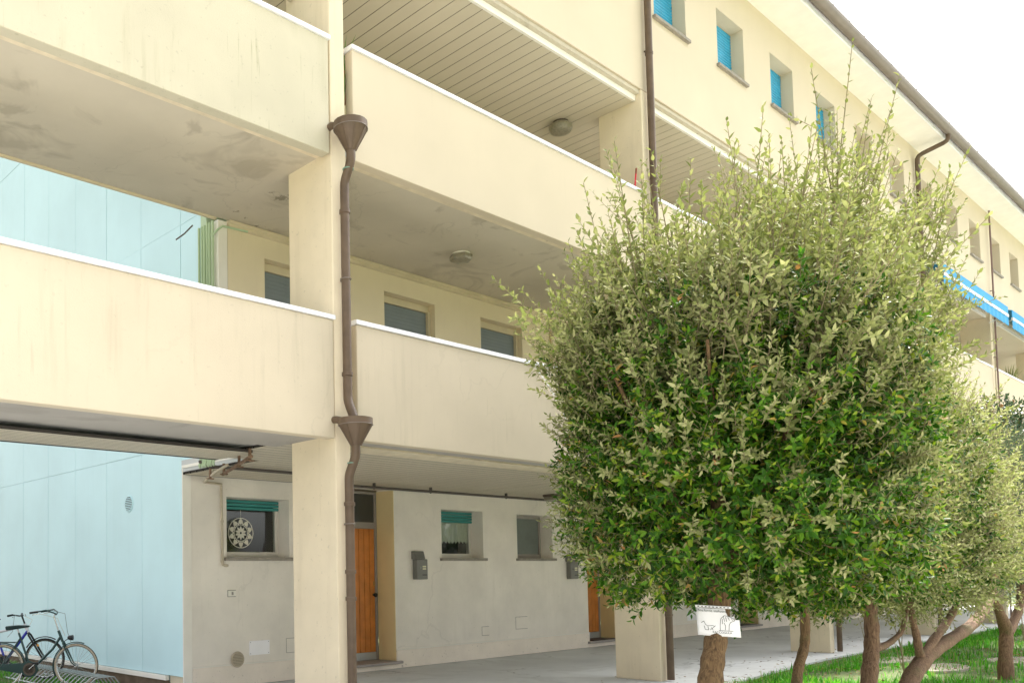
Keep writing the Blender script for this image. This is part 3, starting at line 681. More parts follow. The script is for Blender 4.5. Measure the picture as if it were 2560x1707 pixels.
blade_plant('trailing_plant', (6.085, .10, 6.35), 46, .60, .12, 'thin trailing greenery in the slit between pillar and upper balcony', pot=False)
blade_plant('balcony_shrub', (33.4, .3, 6.6), 90, 1.0, .45, 'feathery pale shrub rising above the far balcony coping', m='leaf_young')
t = empty('red_stick', (11.83, .06, 7.19)); tag(t, 'short red stick standing on the upper balcony coping by the pillar', 'stick')
obj('shaft', MB().tube([(11.80, .06, 7.19), (11.845, .06, 7.44)], .012, 8), 'red_plastic', t); obj('tip', MB().tube([(11.846, .06, 7.441), (11.862, .06, 7.53)], .013, 8), 'door_red', t)
t = empty('string_lights', (9.1, -.03, 4.2)); tag(t, 'string of small white bulbs draped over the lower balcony', 'string lights')
pts = [(9.05+.055*i, -.032, 4.20-.028*i-.004*i*i*.4) for i in range(16)]
obj('cord', MB().tube(pts, .004, 5), 'paper_white', t)
for i, p in enumerate(pts[::1]): obj('bulb', MB().lathe((p[0], p[1]-.012, p[2]-.02), [(.004, -.016), (.014, -.006), (.014, .006), (.004, .016)], 8), 'bulb_white', t, smooth=True)
for i, x in enumerate((7.65, 9.55, 11.1)):
    tag(obj('balcony_hook', MB().tube([(x-.06, .10, 7.196), (x-.04, .08, 7.235), (x, .06, 7.245), (x+.03, .05, 7.215), (x+.05, .05, 7.205)], .008, 6), 'black_plastic'),
        ('small dark hook on the upper coping nearest the corner with the palm', 'small dark hook midway along the upper balcony coping', 'small dark hook on the upper coping below the round lamp')[i], 'hook', 'hooks on the upper coping')

# ------------------------------------------------------------------ foliage
UP = np.array([0, 0, 1.])
def unit(a): return a/np.maximum(np.linalg.norm(a, axis=-1, keepdims=True), 1e-9)
HI = (np.array([[0, 0, 0], [.33, 0, -.02], [.70, 0, -.03], [1, 0, -.10], [.30, .5, .05], [.68, .36, .02], [.30, -.5, .05], [.68, -.36, .02]]),
      np.array([[0, 1, 4], [1, 2, 5], [1, 5, 4], [2, 3, 5], [0, 6, 1], [1, 7, 2], [1, 6, 7], [2, 7, 3]]))
LO = (np.array([[0, 0, 0], [.42, .5, .06], [1, 0, -.06], [.42, -.5, .06]]), np.array([[0, 2, 1], [0, 3, 2]]))
def leaf_geo(P, D, Nn, L, Wd, tpl):
    D = unit(D); Nn = unit(Nn-D*np.sum(Nn*D, 1, keepdims=True)); B = np.cross(Nn, D)
    v, t = tpl; n = len(P)
    V = P[:, None, :]+v[None, :, 0, None]*(D*L[:, None])[:, None, :]+v[None, :, 1, None]*(B*Wd[:, None])[:, None, :]+v[None, :, 2, None]*(Nn*L[:, None])[:, None, :]
    T = t[None]+(np.arange(n)*len(v))[:, None, None]
    return V.reshape(-1, 3), T.reshape(-1, 3)
def shoots(P, D, L, nl, ll, curve, tpl, aspect=.40, th0=68, th1=24, start=.12):
    """leafy shoots from points P along D; returns leaf geometry and stem geometry"""
    n = len(P); D = unit(D); s = (np.arange(nl)/(nl-1))**.85*(1-start)+start
    A = unit(np.cross(D, UP+rng.normal(0, .2, (n, 3)))); Bq = np.cross(D, A)
    ph = rng.uniform(0, 6.28, (n, 1))+np.arange(nl)[None]*2.4
    rad = A[:, None, :]*np.cos(ph)[..., None]+Bq[:, None, :]*np.sin(ph)[..., None]
    pos = P[:, None, :]+D[:, None, :]*(L[:, None]*s[None])[..., None]+UP*(curve[:, None]*L[:, None]*s[None]**2)[..., None]
    tg = unit(D[:, None, :]+UP*(2*curve[:, None]*s[None])[..., None])
    th = np.radians(th0+(th1-th0)*s)[None, :, None]+rng.normal(0, .16, (n, nl, 1))
    ld = tg*np.cos(th)+rad*np.sin(th); nr = tg-ld*np.sum(tg*ld, 2, keepdims=True)+rng.normal(0, .22, (n, nl, 3))
    sz = (ll[:, None]*(1.0-.30*np.maximum(s-.55, 0)/.45)[None]*rng.uniform(.72, 1.15, (n, nl))).ravel()
    V, T = leaf_geo(pos.reshape(-1, 3), ld.reshape(-1, 3), nr.reshape(-1, 3), sz, sz*aspect, tpl)
    st = np.array([0, .5, 1.]); c = P[:, None, :]+D[:, None, :]*(L[:, None]*st)[..., None]+UP*(curve[:, None]*L[:, None]*st**2)[..., None]
    r = np.array([.0042, .003, .0015])[None, :, None, None]; an = np.array([0, 2.094, 4.189])
    ring = (A[:, None, None, :]*np.cos(an)[None, None, :, None]+Bq[:, None, None, :]*np.sin(an)[None, None, :, None])*r*(.6+L[:, None, None, None])
    SV = (c[:, :, None, :]+ring).reshape(-1, 3)
    q = []
    for i in range(2):
        for k in range(3):
            k2 = (k+1) % 3; q += [[i*3+k, i*3+k2, i*3+3+k2], [i*3+k, i*3+3+k2, i*3+3+k]]
    ST = (np.array(q)[None]+(np.arange(n)*9)[:, None, None]).reshape(-1, 3)
    return V, T, SV, ST
def shell(c, r, n, depth, e=2.6, zmin=-1., zmax=1.):
    """points in the outer layer of a boxy ellipsoid with an uneven surface, and outward directions"""
    d = unit(rng.normal(0, 1, (n*3, 3))); d = d[(d[:, 2] > zmin) & (d[:, 2] < zmax)][:n]
    k = 1/np.power((d[:, 0]**2+d[:, 1]**2)**(e/2)+np.abs(d[:, 2])**e, 1/e)
    q = np.array(c)+d*k[:, None]*np.array(r)
    cn = np.sin(q[:, 0]*6.3+q[:, 2]*3.1)*np.sin(q[:, 1]*6.9-q[:, 2]*2.2)+np.sin(q[:, 2]*8.7+q[:, 0]*2.7+q[:, 1]*3.3)*.7
    lump = 1+.055*cn+.03*np.sin(q[:, 0]*15+q[:, 2]*17)*np.sin(q[:, 1]*14+q[:, 2]*9)
    u = 1-depth*rng.random(len(d))**1.4
    keep = (cn > -.55) | (u < .86) | (rng.random(len(d)) < .35)
    p = np.array(c)+d*(k*lump*u)[:, None]*np.array(r)
    return p[keep], unit(d/np.array(r))[keep]
class Fol:
    def __init__(s): s.V = []; s.T = []; s.M = []; s.n = 0
    def add(s, V, T, m): s.V.append(V); s.T.append(T+s.n); s.M.append(np.full(len(T), m)); s.n += len(V)
    def shoot(s, P, D, L, nl, ll, curve, tpl, m, **k):
        V, T, SV, ST = shoots(P, D, L, nl, ll, curve, tpl, **k); s.add(V, T, m); s.add(SV, ST, 2)
    def build(s, parent, mats):
        b = np.array(LOC[parent.name]); me = tri_mesh('crown', np.concatenate(s.V)-b, np.concatenate(s.T), mats, np.concatenate(s.M))
        o = bpy.data.objects.new('crown', me); C.objects.link(o); o.parent = parent; return o
def U(a, b, n): return rng.uniform(a, b, n)
def core(F, c, r, n, depth, tpl, ll=(.056, .086), e=4.2, nl=9, m=0, zmin=-1.):
    P, O = shell(c, r, n, depth, e, zmin); n = len(P)
    D = O*.9+UP*.35+rng.normal(0, .45, (n, 3))
    F.shoot(P, D, U(.10, .2, n), nl, U(*ll, n), U(-.15, .15, n), tpl, m, th0=80, th1=40)
def sprigs(F, c, r, n, tpl, L=(.14, .34), ll=(.048, .072), nl=12, m=1, up=.45, e=4.2, zmin=-1., zmax=1., depth=.10):
    P, O = shell(c, r, n, depth, e, zmin, zmax); n = len(P)
    D = O*.9+UP*up+rng.normal(0, .33, (n, 3))
    F.shoot(P, D, U(*L, n), nl, U(*ll, n), U(-.05, .3, n), tpl, m, th0=78, th1=38)
def trunk(name, parent, pts, rad, m):
    P = []; rr = []
    for i in range(len(pts)-1):
        for k in range(5):
            s = k/5; P.append(Vector(pts[i]).lerp(Vector(pts[i+1]), s)); rr.append(rad[i]+(rad[i+1]-rad[i])*s)
    P.append(Vector(pts[-1])); rr.append(rad[-1])
    for _ in range(3):
        for i in range(1, len(P)-1): P[i] = P[i]*.5+(P[i-1]+P[i+1])*.25
    rr = [r*(1+.06*math.sin(i*1.7+r*90)) for i, r in enumerate(rr)]
    return obj(name, MB().tube(P, rr, 14), m, parent)

# nearest tree, thick trunk, with the notice
tA = empty('evergreen_tree', (6.55, -3.4, -.03)); tag(tA, 'nearest evergreen tree, thick trunk carrying the paper notice, broad leafy crown', 'tree')
trunk('trunk', tA, [(6.50, -3.4, -.06), (6.53, -3.4, .4), (6.60, -3.4, .73), (6.65, -3.4, .89), (6.73, -3.4, 1.08), (6.79, -3.4, 1.30), (6.86, -3.4, 1.8), (6.9, -3.35, 2.6)], [.115, .098, .092, .086, .082, .085, .07, .03], 'bark_brown')
for i in range(7):
    a = i*.9; trunk('limb', tA, [(6.83, -3.4, 1.5), (6.85+.4*math.cos(a), -3.4+.4*math.sin(a), 2.1), (6.9+.95*math.cos(a), -3.35+.9*math.sin(a), 3.2)], [.05, .035, .012], 'bark_brown')
F = Fol(); cA = (7.24, -3.36, 2.58); rA = (1.30, 1.26, 1.20)
core(F, cA, rA, 7400, .40, HI); core(F, cA, (1.0, .95, .95), 1300, .7, LO)
sprigs(F, cA, rA, 700, HI, zmin=-.9, zmax=.25); sprigs(F, cA, rA, 800, HI, zmin=.1)
def top_shoots(F, c, r, n, Lr, tpl, ll=(.066, .096), m=1, zmin=.15, nl=24, up=.8, spread=.85, depth=.25):
    P, O = shell(c, r, n, depth, 3.4, zmin); n = len(P)
    D = O*spread+UP*up+rng.normal(0, .30, (n, 3))
    w = np.clip((P[:, 2]-c[2])/r[2], 0, 1); L = U(*Lr, n)*(.55+.6*w)
    F.shoot(P, D, L, nl, U(*ll, n), U(-.12, .22, n), tpl, m, th0=80, th1=36, aspect=.42, start=.2)
    k = n; idx = rng.integers(0, n, k*2); s = U(.35, .8, k*2)   # side twigs on the long shoots
    Pb = P[idx]+unit(D[idx])*(L[idx]*s)[:, None]
    F.shoot(Pb, unit(D[idx])*.7+rng.normal(0, .6, (k*2, 3)), U(.12, .34, k*2), 10, U(.052, .08, k*2), U(0, .2, k*2), tpl, m, th0=78, th1=38, aspect=.42)
top_shoots(F, cA, (1.22, 1.18, 1.1), 460, (.55, 1.2), HI, nl=26)
top_shoots(F, cA, (1.2, 1.15, 1.15), 120, (.3, .7), HI, zmin=-.3, up=.45, spread=1.1)
F.build(tA, ['leaf_mature', 'leaf_young', 'twig'])

tB = empty('evergreen_tree', (8.3, -3.3, -.03)); tag(tB, 'slender-trunked evergreen tree directly behind the tree with the notice', 'tree')
trunk('trunk', tB, [(8.28, -3.3, -.06), (8.37, -3.3, .56), (8.45, -3.3, .72), (8.59, -3.3, .87), (8.62, -3.3, 1.01), (8.63, -3.3, 1.3), (8.6, -3.25, 2.2), (8.65, -3.2, 3.4)], [.06, .046, .044, .042, .042, .038, .03, .012], 'bark_brown')
F = Fol(); cB = (8.75, -2.95, 2.75); rB = (1.05, 1.0, 1.4)
core(F, cB, rB, 1700, .5, LO); sprigs(F, cB, rB, 800, LO)
top_shoots(F, cB, (.95, .9, 1.3), 190, (.65, 1.35), HI); F.build(tB, ['leaf_mature', 'leaf_young', 'twig'])

tC = empty('evergreen_tree', (9.5, -3.5, -.03)); tag(tC, 'evergreen tree with mossy reddish trunk and tall bright leading shoots', 'tree')
trunk('trunk', tC, [(9.46, -3.5, -.06), (9.51, -3.5, .48), (9.59, -3.5, .68), (9.64, -3.5, .82), (9.67, -3.5, 1.01), (9.62, -3.5, 1.3), (9.6, -3.4, 2.4), (9.6, -3.3, 3.6)], [.10, .078, .07, .068, .064, .058, .04, .015], 'bark_red')
trunk('limb', tC, [(9.62, -3.5, .79), (9.89, -3.5, .80), (10.15, -3.5, .83), (10.52, -3.5, .92), (10.8, -3.5, 1.3)], [.042, .036, .03, .024, .014], 'bark_red')
F = Fol(); cC = (9.7, -3.15, 2.6); rC = (1.1, .95, 1.35)
core(F, cC, rC, 3000, .4, LO); sprigs(F, cC, rC, 1700, LO, m=1); 
top_shoots(F, (9.45, -3.3, 3.1), (.85, .85, 1.55), 200, (.55, 1.25), HI, up=1.1, spread=.6); top_shoots(F, (9.35, -3.3, 4.0), (.34, .34, .8), 55, (.75, 1.35), HI, up=1.2, spread=.35, zmin=-.2); F.build(tC, ['leaf_mature', 'leaf_young', 'twig'])

tD = empty('evergreen_tree', (10.2, -3.6, -.03)); tag(tD, 'leaning forked evergreen tree with long slanting trunk and bright yellow-green crown', 'tree')
trunk('trunk', tD, [(9.75, -3.6, -.06), (10.25, -3.6, .42), (10.6, -3.6, .56), (11.0, -3.6, .68), (11.64, -3.6, .77), (12.46, -3.6, .88), (12.98, -3.6, 1.02), (13.48, -3.6, 1.22), (13.87, -3.55, 1.7), (14.0, -3.5, 2.6)], [.10, .085, .082, .078, .07, .064, .058, .05, .04, .015], 'bark_red')
trunk('limb', tD, [(10.75, -3.6, .62), (11.02, -3.6, .77), (11.51, -3.6, .93), (11.92, -3.6, 1.1), (12.17, -3.6, 1.3), (12.3, -3.6, 2.2)], [.05, .046, .042, .036, .03, .012], 'bark_red')
trunk('limb', tD, [(10.72, -3.6, .62), (10.63, -3.6, .76), (10.6, -3.6, .89), (10.48, -3.6, 1.05), (10.5, -3.6, 1.7)], [.045, .04, .036, .03, .012], 'bark_red')
F = Fol()
for c, r, n in (((10.8, -3.35, 2.3), (1.0, .8, 1.0), 1500), ((11.8, -3.4, 1.95), (.85, .7, .75), 1200)):
    core(F, c, r, n, .4, LO); sprigs(F, c, r, 1300, LO, L=(.2, .5), m=1); top_shoots(F, c, (r[0]*.9, r[1]*.9, r[2]*.9), 60, (.35, .8), LO)
F.build(tD, ['leaf_mature', 'leaf_sunlit', 'twig'])

def needle_tree(name, base, label, clumps, m, trunks, n_each, ll, asp, nl=10, Ls=(.12, .25), bk='bark_red'):
    t = empty(name, base); tag(t, label, 'tree')
    for i, (p, r) in enumerate(trunks): trunk('trunk' if i == 0 else 'limb', t, p, r, bk)
    F = Fol()
    for c, r in clumps:
        P, O = shell(c, r, n_each, .5, 2.2); n = len(P)
        F.shoot(P, O*.8+UP*.4+rng.normal(0, .4, (n, 3)), U(*Ls, n), nl, U(*ll, n), U(-.1, .2, n), LO, 0, aspect=asp)
    F.build(t, [m, m, 'twig']); return t
needle_tree('juniper_tree', (15.66, -3.2, -.03), 'blue-green juniper with knotty forked trunk at the edge of the lawn',
            [((15.4, -3.2, 1.75), (.55, .6, .42)), ((16.3, -3.2, 2.1), (.9, .8, .6)), ((15.9, -3.1, 2.75), (.75, .7, .5)), ((17.2, -3.1, 1.6), (.7, .7, .5)), ((16.9, -2.9, 3.1), (.8, .7, .6))], 'leaf_juniper',
            [([(15.66, -3.2, -.06), (15.67, -3.2, .28), (15.84, -3.2, .68), (15.48, -3.2, .95), (15.2, -3.2, 1.2), (15.3, -3.2, 1.8)], [.11, .085, .085, .06, .05, .02]), ([(15.85, -3.2, .62), (16.55, -3.2, .9), (16.81, -3.2, 1.2), (16.8, -3.1, 2.3)], [.075, .06, .05, .02])], 1500, (.03, .055), .22)
needle_tree('holly_tree', (20.6, -2.6, -.03), 'dark evergreen tree in front of the far balconies',
            [((20.6, -2.5, 3.2), (1.5, 1.2, 1.5)), ((22.4, -2.3, 2.9), (1.5, 1.2, 1.4))], 'leaf_dark',
            [([(20.6, -2.6, -.06), (20.7, -2.6, 1.0), (20.7, -2.5, 3.0)], [.12, .09, .03])], 2600, (.06, .09), .5, bk='bark_brown')
needle_tree('holly_tree', (26.5, -2.6, -.03), 'dark bushy tree farthest along the lawn beneath the awnings',
            [((26.5, -2.6, 2.4), (1.8, 1.3, 1.7)), ((29.5, -2.6, 2.2), (1.8, 1.3, 1.6))], 'leaf_dark',
            [([(26.5, -2.6, -.06), (26.6, -2.6, .9), (26.6, -2.6, 2.5)], [.12, .09, .03])], 1800, (.07, .11), .5, bk='bark_brown')
# bare saplings between the trunks
for i, (x, y, h, lb) in enumerate(((13.2, -2.3, 1.0, 'bare thin sapling beside the third pillar'), (12.2, -3.0, .8, 'bare twiggy sapling by the leaning trunk'), (19.2, -2.7, .9, 'bare twiggy seedling on the far lawn'))):
    t = empty('sapling', (x, y, -.03)); tag(t, lb, 'sapling')
    obj('stem', MB().tube([(x, y, -.04), (x-.05, y, h*.5), (x-.12, y+.02, h)], [.012, .009, .004], 6), 'twig', t)
    for k in range(4): obj('twig', MB().tube([(x-.05-.02*k, y, h*(.3+.15*k)), (x+.08*(-1)**k, y+.05, h*(.55+.15*k)), (x+.16*(-1)**k, y+.06, h*(.75+.15*k))], [.006, .005, .002], 5), 'twig', t)

# ------------------------------------------------------------------ notice on the trunk
rt_, fr_ = Vector((.447, -.894, 0)), Vector((.894, .447, 0))
SC = Vector((6.76, -3.4, 1.185))-fr_*.105
def bend(u, v, d=0.): return SC+rt_*(u*math.cos(.06)-v*.05)+Vector((0, 0, v+u*(-.06)))+fr_*(.9*max(abs(u)-.055, 0)**2*3-d)
sg = empty('paper_notice', tuple(SC)); tag(sg, 'white paper notice with a dog drawing in a plastic sleeve on the trunk', 'notice')
LOC[sg.name] = SC
mb = MB(); nu, nv = 16, 8
for j in range(nv+1):
    for i in range(nu+1):
        u = -.15+.30*i/nu; v = -.105+.21*j/nv
        if u > .06 and v > .03: k = min((u-.06)*(v-.03)*20, .05); u -= k*.7; v -= k*1.1
        mb.v.append(tuple(bend(u, v)))
for j in range(nv):
    for i in range(nu): a = j*(nu+1)+i; mb.f.append((a, a+1, a+nu+2, a+nu+1))
pg = obj('paper', mb, 'paper_white', sg, smooth=True); s_ = pg.modifiers.new('thickness', 'SOLIDIFY'); s_.thickness = .002; s_.offset = -1
obj('punched_strip', MB().add([tuple(bend(u, v, .001)) for u, v in ((-.152, .107), (.10, .107), (.10, .125), (-.152, .125))], [(0, 1, 2, 3)]), 'paper_white', sg)
for k in range(9): obj('hole', MB().add([tuple(bend(-.13+.026*k+du, .116+dv, .002)) for du, dv in ((-.006, -.003), (.006, -.003), (.006, .003), (-.006, .003))], [(0, 1, 2, 3)]), 'ink', sg)
def text(body, u, v, size, name):
    cu_ = bpy.data.curves.new(name, 'FONT'); cu_.body = body; cu_.size = size
    to = bpy.data.objects.new('tmp', cu_); C.objects.link(to); dg = bpy.context.evaluated_depsgraph_get(); me = bpy.data.meshes.new_from_object(to.evaluated_get(dg))
    bpy.data.objects.remove(to)
    for q in me.vertices: q.co = bend(u+q.co.x, v+q.co.y, .004)-SC
    me.materials.clear(); me.materials.append(MATS['ink']); o = bpy.data.objects.new(name, me); C.objects.link(o); o.parent = sg
text('Sos.fornis stalluono', -.135, .078, .026, 'heading'); text('RACCOGLILA', -.045, -.082, .022, 'caption')
def stroke(pts, name='drawing', w=.003):
    m_ = MB()
    for i in range(len(pts)-1):
        a, b = Vector((*pts[i], 0)), Vector((*pts[i+1], 0)); n_ = (b-a).normalized().cross(Vector((0, 0, 1)))*w*.5
        m_.add([tuple(bend(q.x, q.y, .004)) for q in (a-n_, b-n_, b+n_, a+n_)], [(0, 1, 2, 3)])
    return m_
dog = stroke([(.01, -.06), (.012, -.02), (.02, .03), (.045, .055), (.08, .05), (.11, .035), (.115, .02), (.085, .005), (.075, -.015), (.07, -.06)])
for l in ([(.045, -.055), (.05, -.02), (.04, .0)], [(.03, .03), (.03, -.01)], [(.055, .045), (.06, .01)], [(.04, .05), (.045, .01)], [(.07, .045), (.08, .02)], [(.095, .04), (.1, .02)], [(.0, -.06), (.10, -.06)]):
    q = stroke(l); dog.add(q.v, q.f)
obj('dog_drawing', dog, 'ink', sg)
pup = stroke([(-.12, -.01), (-.1, .005), (-.09, -.02), (-.075, -.03), (-.04, -.025), (-.03, -.03)])
for l in ([(-.1, -.03), (-.095, -.06), (-.07, -.06), (-.075, -.035)], [(-.06, -.06), (-.02, -.025)], [(-.05, -.04), (-.04, -.06)]):
    q = stroke(l); pup.add(q.v, q.f)
obj('puppy_drawing', pup, 'ink', sg)

# ------------------------------------------------------------------ grass
def grass(name, n, fx, fy, h, label, keep=None, z=-.03, m='grass_blade', w=.0045):
    x, y = fx(n), fy(n)
    if keep is not None: k = keep(x, y); x, y = x[k], y[k]
    n = len(x); a = U(0, 6.283, n); hh = U(h[0], h[1], n)*(.75+.35*np.sin(x*2.1)*np.sin(y*2.7)); ln = U(.1, .75, n)
    dr = np.stack([np.cos(a), np.sin(a), 0*a], 1); sd_ = np.stack([-np.sin(a), np.cos(a), 0*a], 1); p = np.stack([x, y, 0*x+z], 1)
    ws = U(.7, 1.3, n)[:, None]*w*hh[:, None]/.1
    mid = p+dr*(hh*ln*.35)[:, None]+UP*(hh*.6)[:, None]; tip = p+dr*(hh*ln)[:, None]+UP*(hh*(1.05-.35*ln))[:, None]
    V = np.stack([p-sd_*ws, p+sd_*ws, mid-sd_*ws*.8, mid+sd_*ws*.8, tip], 1).reshape(-1, 3)
    T = (np.array([[0, 1, 3], [0, 3, 2], [2, 3, 4]])[None]+(np.arange(n)*5)[:, None, None]).reshape(-1, 3)
    me = tri_mesh(name, V, T, [m]); o = bpy.data.objects.new(name, me); C.objects.link(o)
    tag(o, label, 'grass', kind='stuff'); return o
def keep_lawn(x, y):
    bare = (np.sin(x*.9+1)*np.sin(y*1.7+x*.3)+.35*np.sin(x*3.1)*np.sin(y*4.2)) > .55
    worn = (x > 14.2) & (y < -1.3) & (rng.random(len(x)) < .72)
    worn |= (x < 11.6) & (y > -2.3+(x-10.2)*.9)
    edge = y < -.75-.25*np.sin(x*1.9)*rng.random(len(x))+.02*(x-12)
    return edge & ~(bare & (rng.random(len(x)) < .85)) & ~worn
grass('grass', 75000, lambda n: 8+22*rng.random(n)**1.1, lambda n: U(-5.2, -.55, n), (.06, .19), 'bright green grass growing under the trees', keep_lawn)
grass('grass', 16000, lambda n: U(3.2, 6.45, n), lambda n: U(5.2, 10.5, n), (.05, .16), 'green weeds and grass growing under the bicycles', lambda x, y: (np.sin(x*3.3)*np.sin(y*2.1) > -.25) | (x < 5.2), z=-.05)
n_ = 2600; lx, ly = U(8, 24, n_), U(-5, .6, n_); ok_ = (ly < -.5) | (rng.random(n_) < .25); lx, ly = lx[ok_], ly[ok_]; n_ = len(lx); la = U(0, 6.28, n_)
LV, LT = leaf_geo(np.stack([lx, ly, U(.008, .05, n_)], 1), np.stack([np.cos(la), np.sin(la), U(-.2, .25, n_)], 1), np.tile(UP, (n_, 1))+rng.normal(0, .3, (n_, 3)), U(.04, .08, n_), U(.02, .035, n_), LO)
o = bpy.data.objects.new('leaf_litter', tri_mesh('leaf_litter', LV, LT, ['leaf_dry'])); C.objects.link(o); tag(o, 'dry fallen leaves scattered over lawn and pavement', 'leaf litter', kind='stuff')
for i, (x, y, a, b) in enumerate(((16.5, -2.2, .75, .35), (17.4, -1.25, .9, .3), (18.6, -2.7, .7, .4))):
    pts = [(x+a*math.cos(w)*(1+.1*math.sin(3*w+i)), y+b*math.sin(w)*(1+.12*math.cos(2*w+i))) for w in [k*math.pi/6 for k in range(12)]]
    tag(obj('stepping_stone', MB().prism(pts, -.05, .012, 'z'), 'paver', bevel=.01), ('pale flat stone slab in the lawn nearest the leaning trunk', 'pale flat stone slab by the pavement edge', 'pale flat stone slab before the juniper')[i], 'stone slab', 'stone slabs in the lawn')

# ------------------------------------------------------------------ bicycles and rack
def wheel(t, x, z, r, tyre='tyre', band=True, guard=None, name='wheel'):
    w = obj(name, MB().torus((x, 0, z), r-.016, .017, 40, 8, 'y'), tyre, t, local=True)
    def sub(nm, mb, m): return obj(nm, mb, m, w, local=True)
    if band:
        for s in (-1, 1): sub('tyre_wall', MB().lathe((x, s*.012, z), [(r-.030, 0), (r-.008, .003*s), (r-.008, .006*s), (r-.030, .004*s)], 40, 'y', False), 'tyre_wall')
    sub('rim', MB().lathe((x, 0, z), [(r-.032, -.011), (r-.047, -.009), (r-.047, .009), (r-.032, .011)], 40, 'y', False), 'chrome')
    sub('hub', MB().lathe((x, 0, z), [(.02, -.045), (.014, -.03), (.014, .03), (.02, .045)], 12, 'y'), 'chrome')
    sp = MB()
    for k in range(28):
        a = 2*math.pi*k/28; s = .03 if k % 2 else -.03
        sp.tube([(x+.016*math.cos(a+.8*(-1)**(k//2)), s, z+.016*math.sin(a+.8*(-1)**(k//2))), (x+(r-.045)*math.cos(a), 0, z+(r-.045)*math.sin(a))], .0016, 4, False)
    sub('spokes', sp, 'chrome')
    return w
def guard(t, x, z, r, a0, a1, m):
    mb = MB(); n = 16
    for i in range(n+1):
        a = R(a0+(a1-a0)*i/n)
        for dy, dr in ((-.024, -.006), (-.012, .006), (.012, .006), (.024, -.006)): mb.v.append((x+(r+dr)*math.cos(a), dy, z+(r+dr)*math.sin(a)))
    for i in range(n):
        for k in range(3): mb.f.append((4*i+k, 4*i+k+1, 4*i+k+5, 4*i+k+4))
    o = obj('mudguard', mb, m, t, local=True, smooth=True); s = o.modifiers.new('thickness', 'SOLIDIFY'); s.thickness = .003
def ltube(t, nm, pts, r, m, n=10): return obj(nm, MB().tube(pts, r, n), m, t, local=True)
r_ = .335; H = r_
b1 = empty('bicycle', (5.80, 6.02, -.05), R(-39.9)); tag(b1, 'dark green city bicycle with cream tyre walls and front lamp in the rack', 'bicycle')
wheel(b1, 0, H, r_); wheel(b1, -1.12, H, r_)
guard(b1, 0, H, r_+.018, 70, 205, 'bike_green'); guard(b1, -1.12, H, r_+.018, -10, 170, 'bike_green')
ltube(b1, 'seat_tube', [(-.87, 0, H+.50), (-.69, 0, H-.04)], .017, 'bike_green'); ltube(b1, 'seat_post', [(-.895, 0, H+.58), (-.87, 0, H+.50)], .013, 'chrome')
ltube(b1, 'down_tube', [(-.235, 0, H+.44), (-.36, 0, H+.25), (-.60, 0, H+.02), (-.69, 0, H-.04)], .02, 'bike_green')
ltube(b1, 'head_tube', [(-.27, 0, H+.53), (-.205, 0, H+.36)], .021, 'bike_green')
for s in (-1, 1):
    ltube(b1, 'fork_blade', [(-.205, .0, H+.37), (-.19, .045*s, H+.34), (-.12, .05*s, H+.18), (-.06, .05*s, H+.05), (0, .05*s, H)], [.014, .014, .012, .010, .009], 'bike_green')
    ltube(b1, 'chain_stay', [(-.69, .03*s, H-.04), (-1.12, .06*s, H)], .010, 'bike_green'); ltube(b1, 'seat_stay', [(-.85, .02*s, H+.42), (-1.12, .06*s, H)], .008, 'bike_green')
    ltube(b1, 'crank_arm', [(-.69, .07*s, H-.04), (-.69-.11*s, .08*s, H-.17*s*.6-.05)], .009, 'chrome')
    obj('pedal', MB().box(-.69-.11*s-.045, -.69-.11*s+.045, .085*s-.04*(s < 0), .085*s+.04*(s > 0)+.001, H-.17*s*.6-.065, H-.17*s*.6-.035), 'black_plastic', b1, local=True)
    ltube(b1, 'brake_lever', [(-.47, .25*s, H+.80), (-.58, .27*s, H+.78)], .006, 'chrome', 6)
    obj('grip', MB().tube([(-.50, .26*s, H+.825), (-.62, .27*s, H+.81)], .016, 10), 'black_plastic', b1, local=True)
ltube(b1, 'stem', [(-.27, 0, H+.53), (-.335, 0, H+.74), (-.33, 0, H+.77), (-.30, 0, H+.775)], .012, 'chrome')
ltube(b1, 'handlebar', [(-.62, .27, H+.81), (-.48, .26, H+.83), (-.40, .20, H+.845), (-.31, .10, H+.80), (-.30, 0, H+.775), (-.31, -.10, H+.80), (-.40, -.20, H+.845), (-.48, -.26, H+.83), (-.62, -.27, H+.81)], .011, 'bike_green')
obj('saddle', MB().add([(-1.05, .09, H+.60), (-1.05, -.09, H+.60), (-.9, -.07, H+.62), (-.72, -.022, H+.615), (-.70, 0, H+.60), (-.72, .022, H+.615), (-.9, .07, H+.62), (-1.07, 0, H+.615),
    (-1.04, .085, H+.545), (-1.04, -.085, H+.545), (-.9, -.06, H+.56), (-.72, -.018, H+.585), (-.72, .018, H+.585), (-.9, .06, H+.56)],
    [(0, 7, 1, 2, 6), (6, 2, 3, 5), (5, 3, 4), (0, 6, 13, 8), (6, 5, 12, 13), (1, 9, 10, 2), (2, 10, 11, 3), (0, 8, 9, 1, 7), (5, 4, 3, 11, 12), (8, 13, 10, 9), (13, 12, 11, 10)]), 'saddle_vinyl', b1, local=True, bevel=.012)
obj('lamp', MB().lathe((-.13, 0, H+.42), [(.018, 0), (.035, .02), (.042, .08), (.036, .085)], 14, 'x'), 'black_plastic', b1, local=True, smooth=True); ltube(b1, 'lamp_bracket', [(-.19, 0, H+.36), (-.13, 0, H+.40)], .006, 'black_plastic', 6)
obj('chain_guard', MB().prism([(-1.14, H-.045), (-1.14, H+.035), (-.80, H+.055), (-.69, H+.09), (-.58, H+.04), (-.55, H-.05), (-.60, H-.14), (-.70, H-.165), (-.80, H-.11)], -.062, -.054, 'y'), 'bike_green', b1, local=True, bevel=.004)
obj('chain_ring', MB().lathe((-.69, -.066, H-.04), [(.095, 0), (.095, -.004), (.07, -.004), (.07, 0)], 24, 'y'), 'frame_dark', b1, local=True)
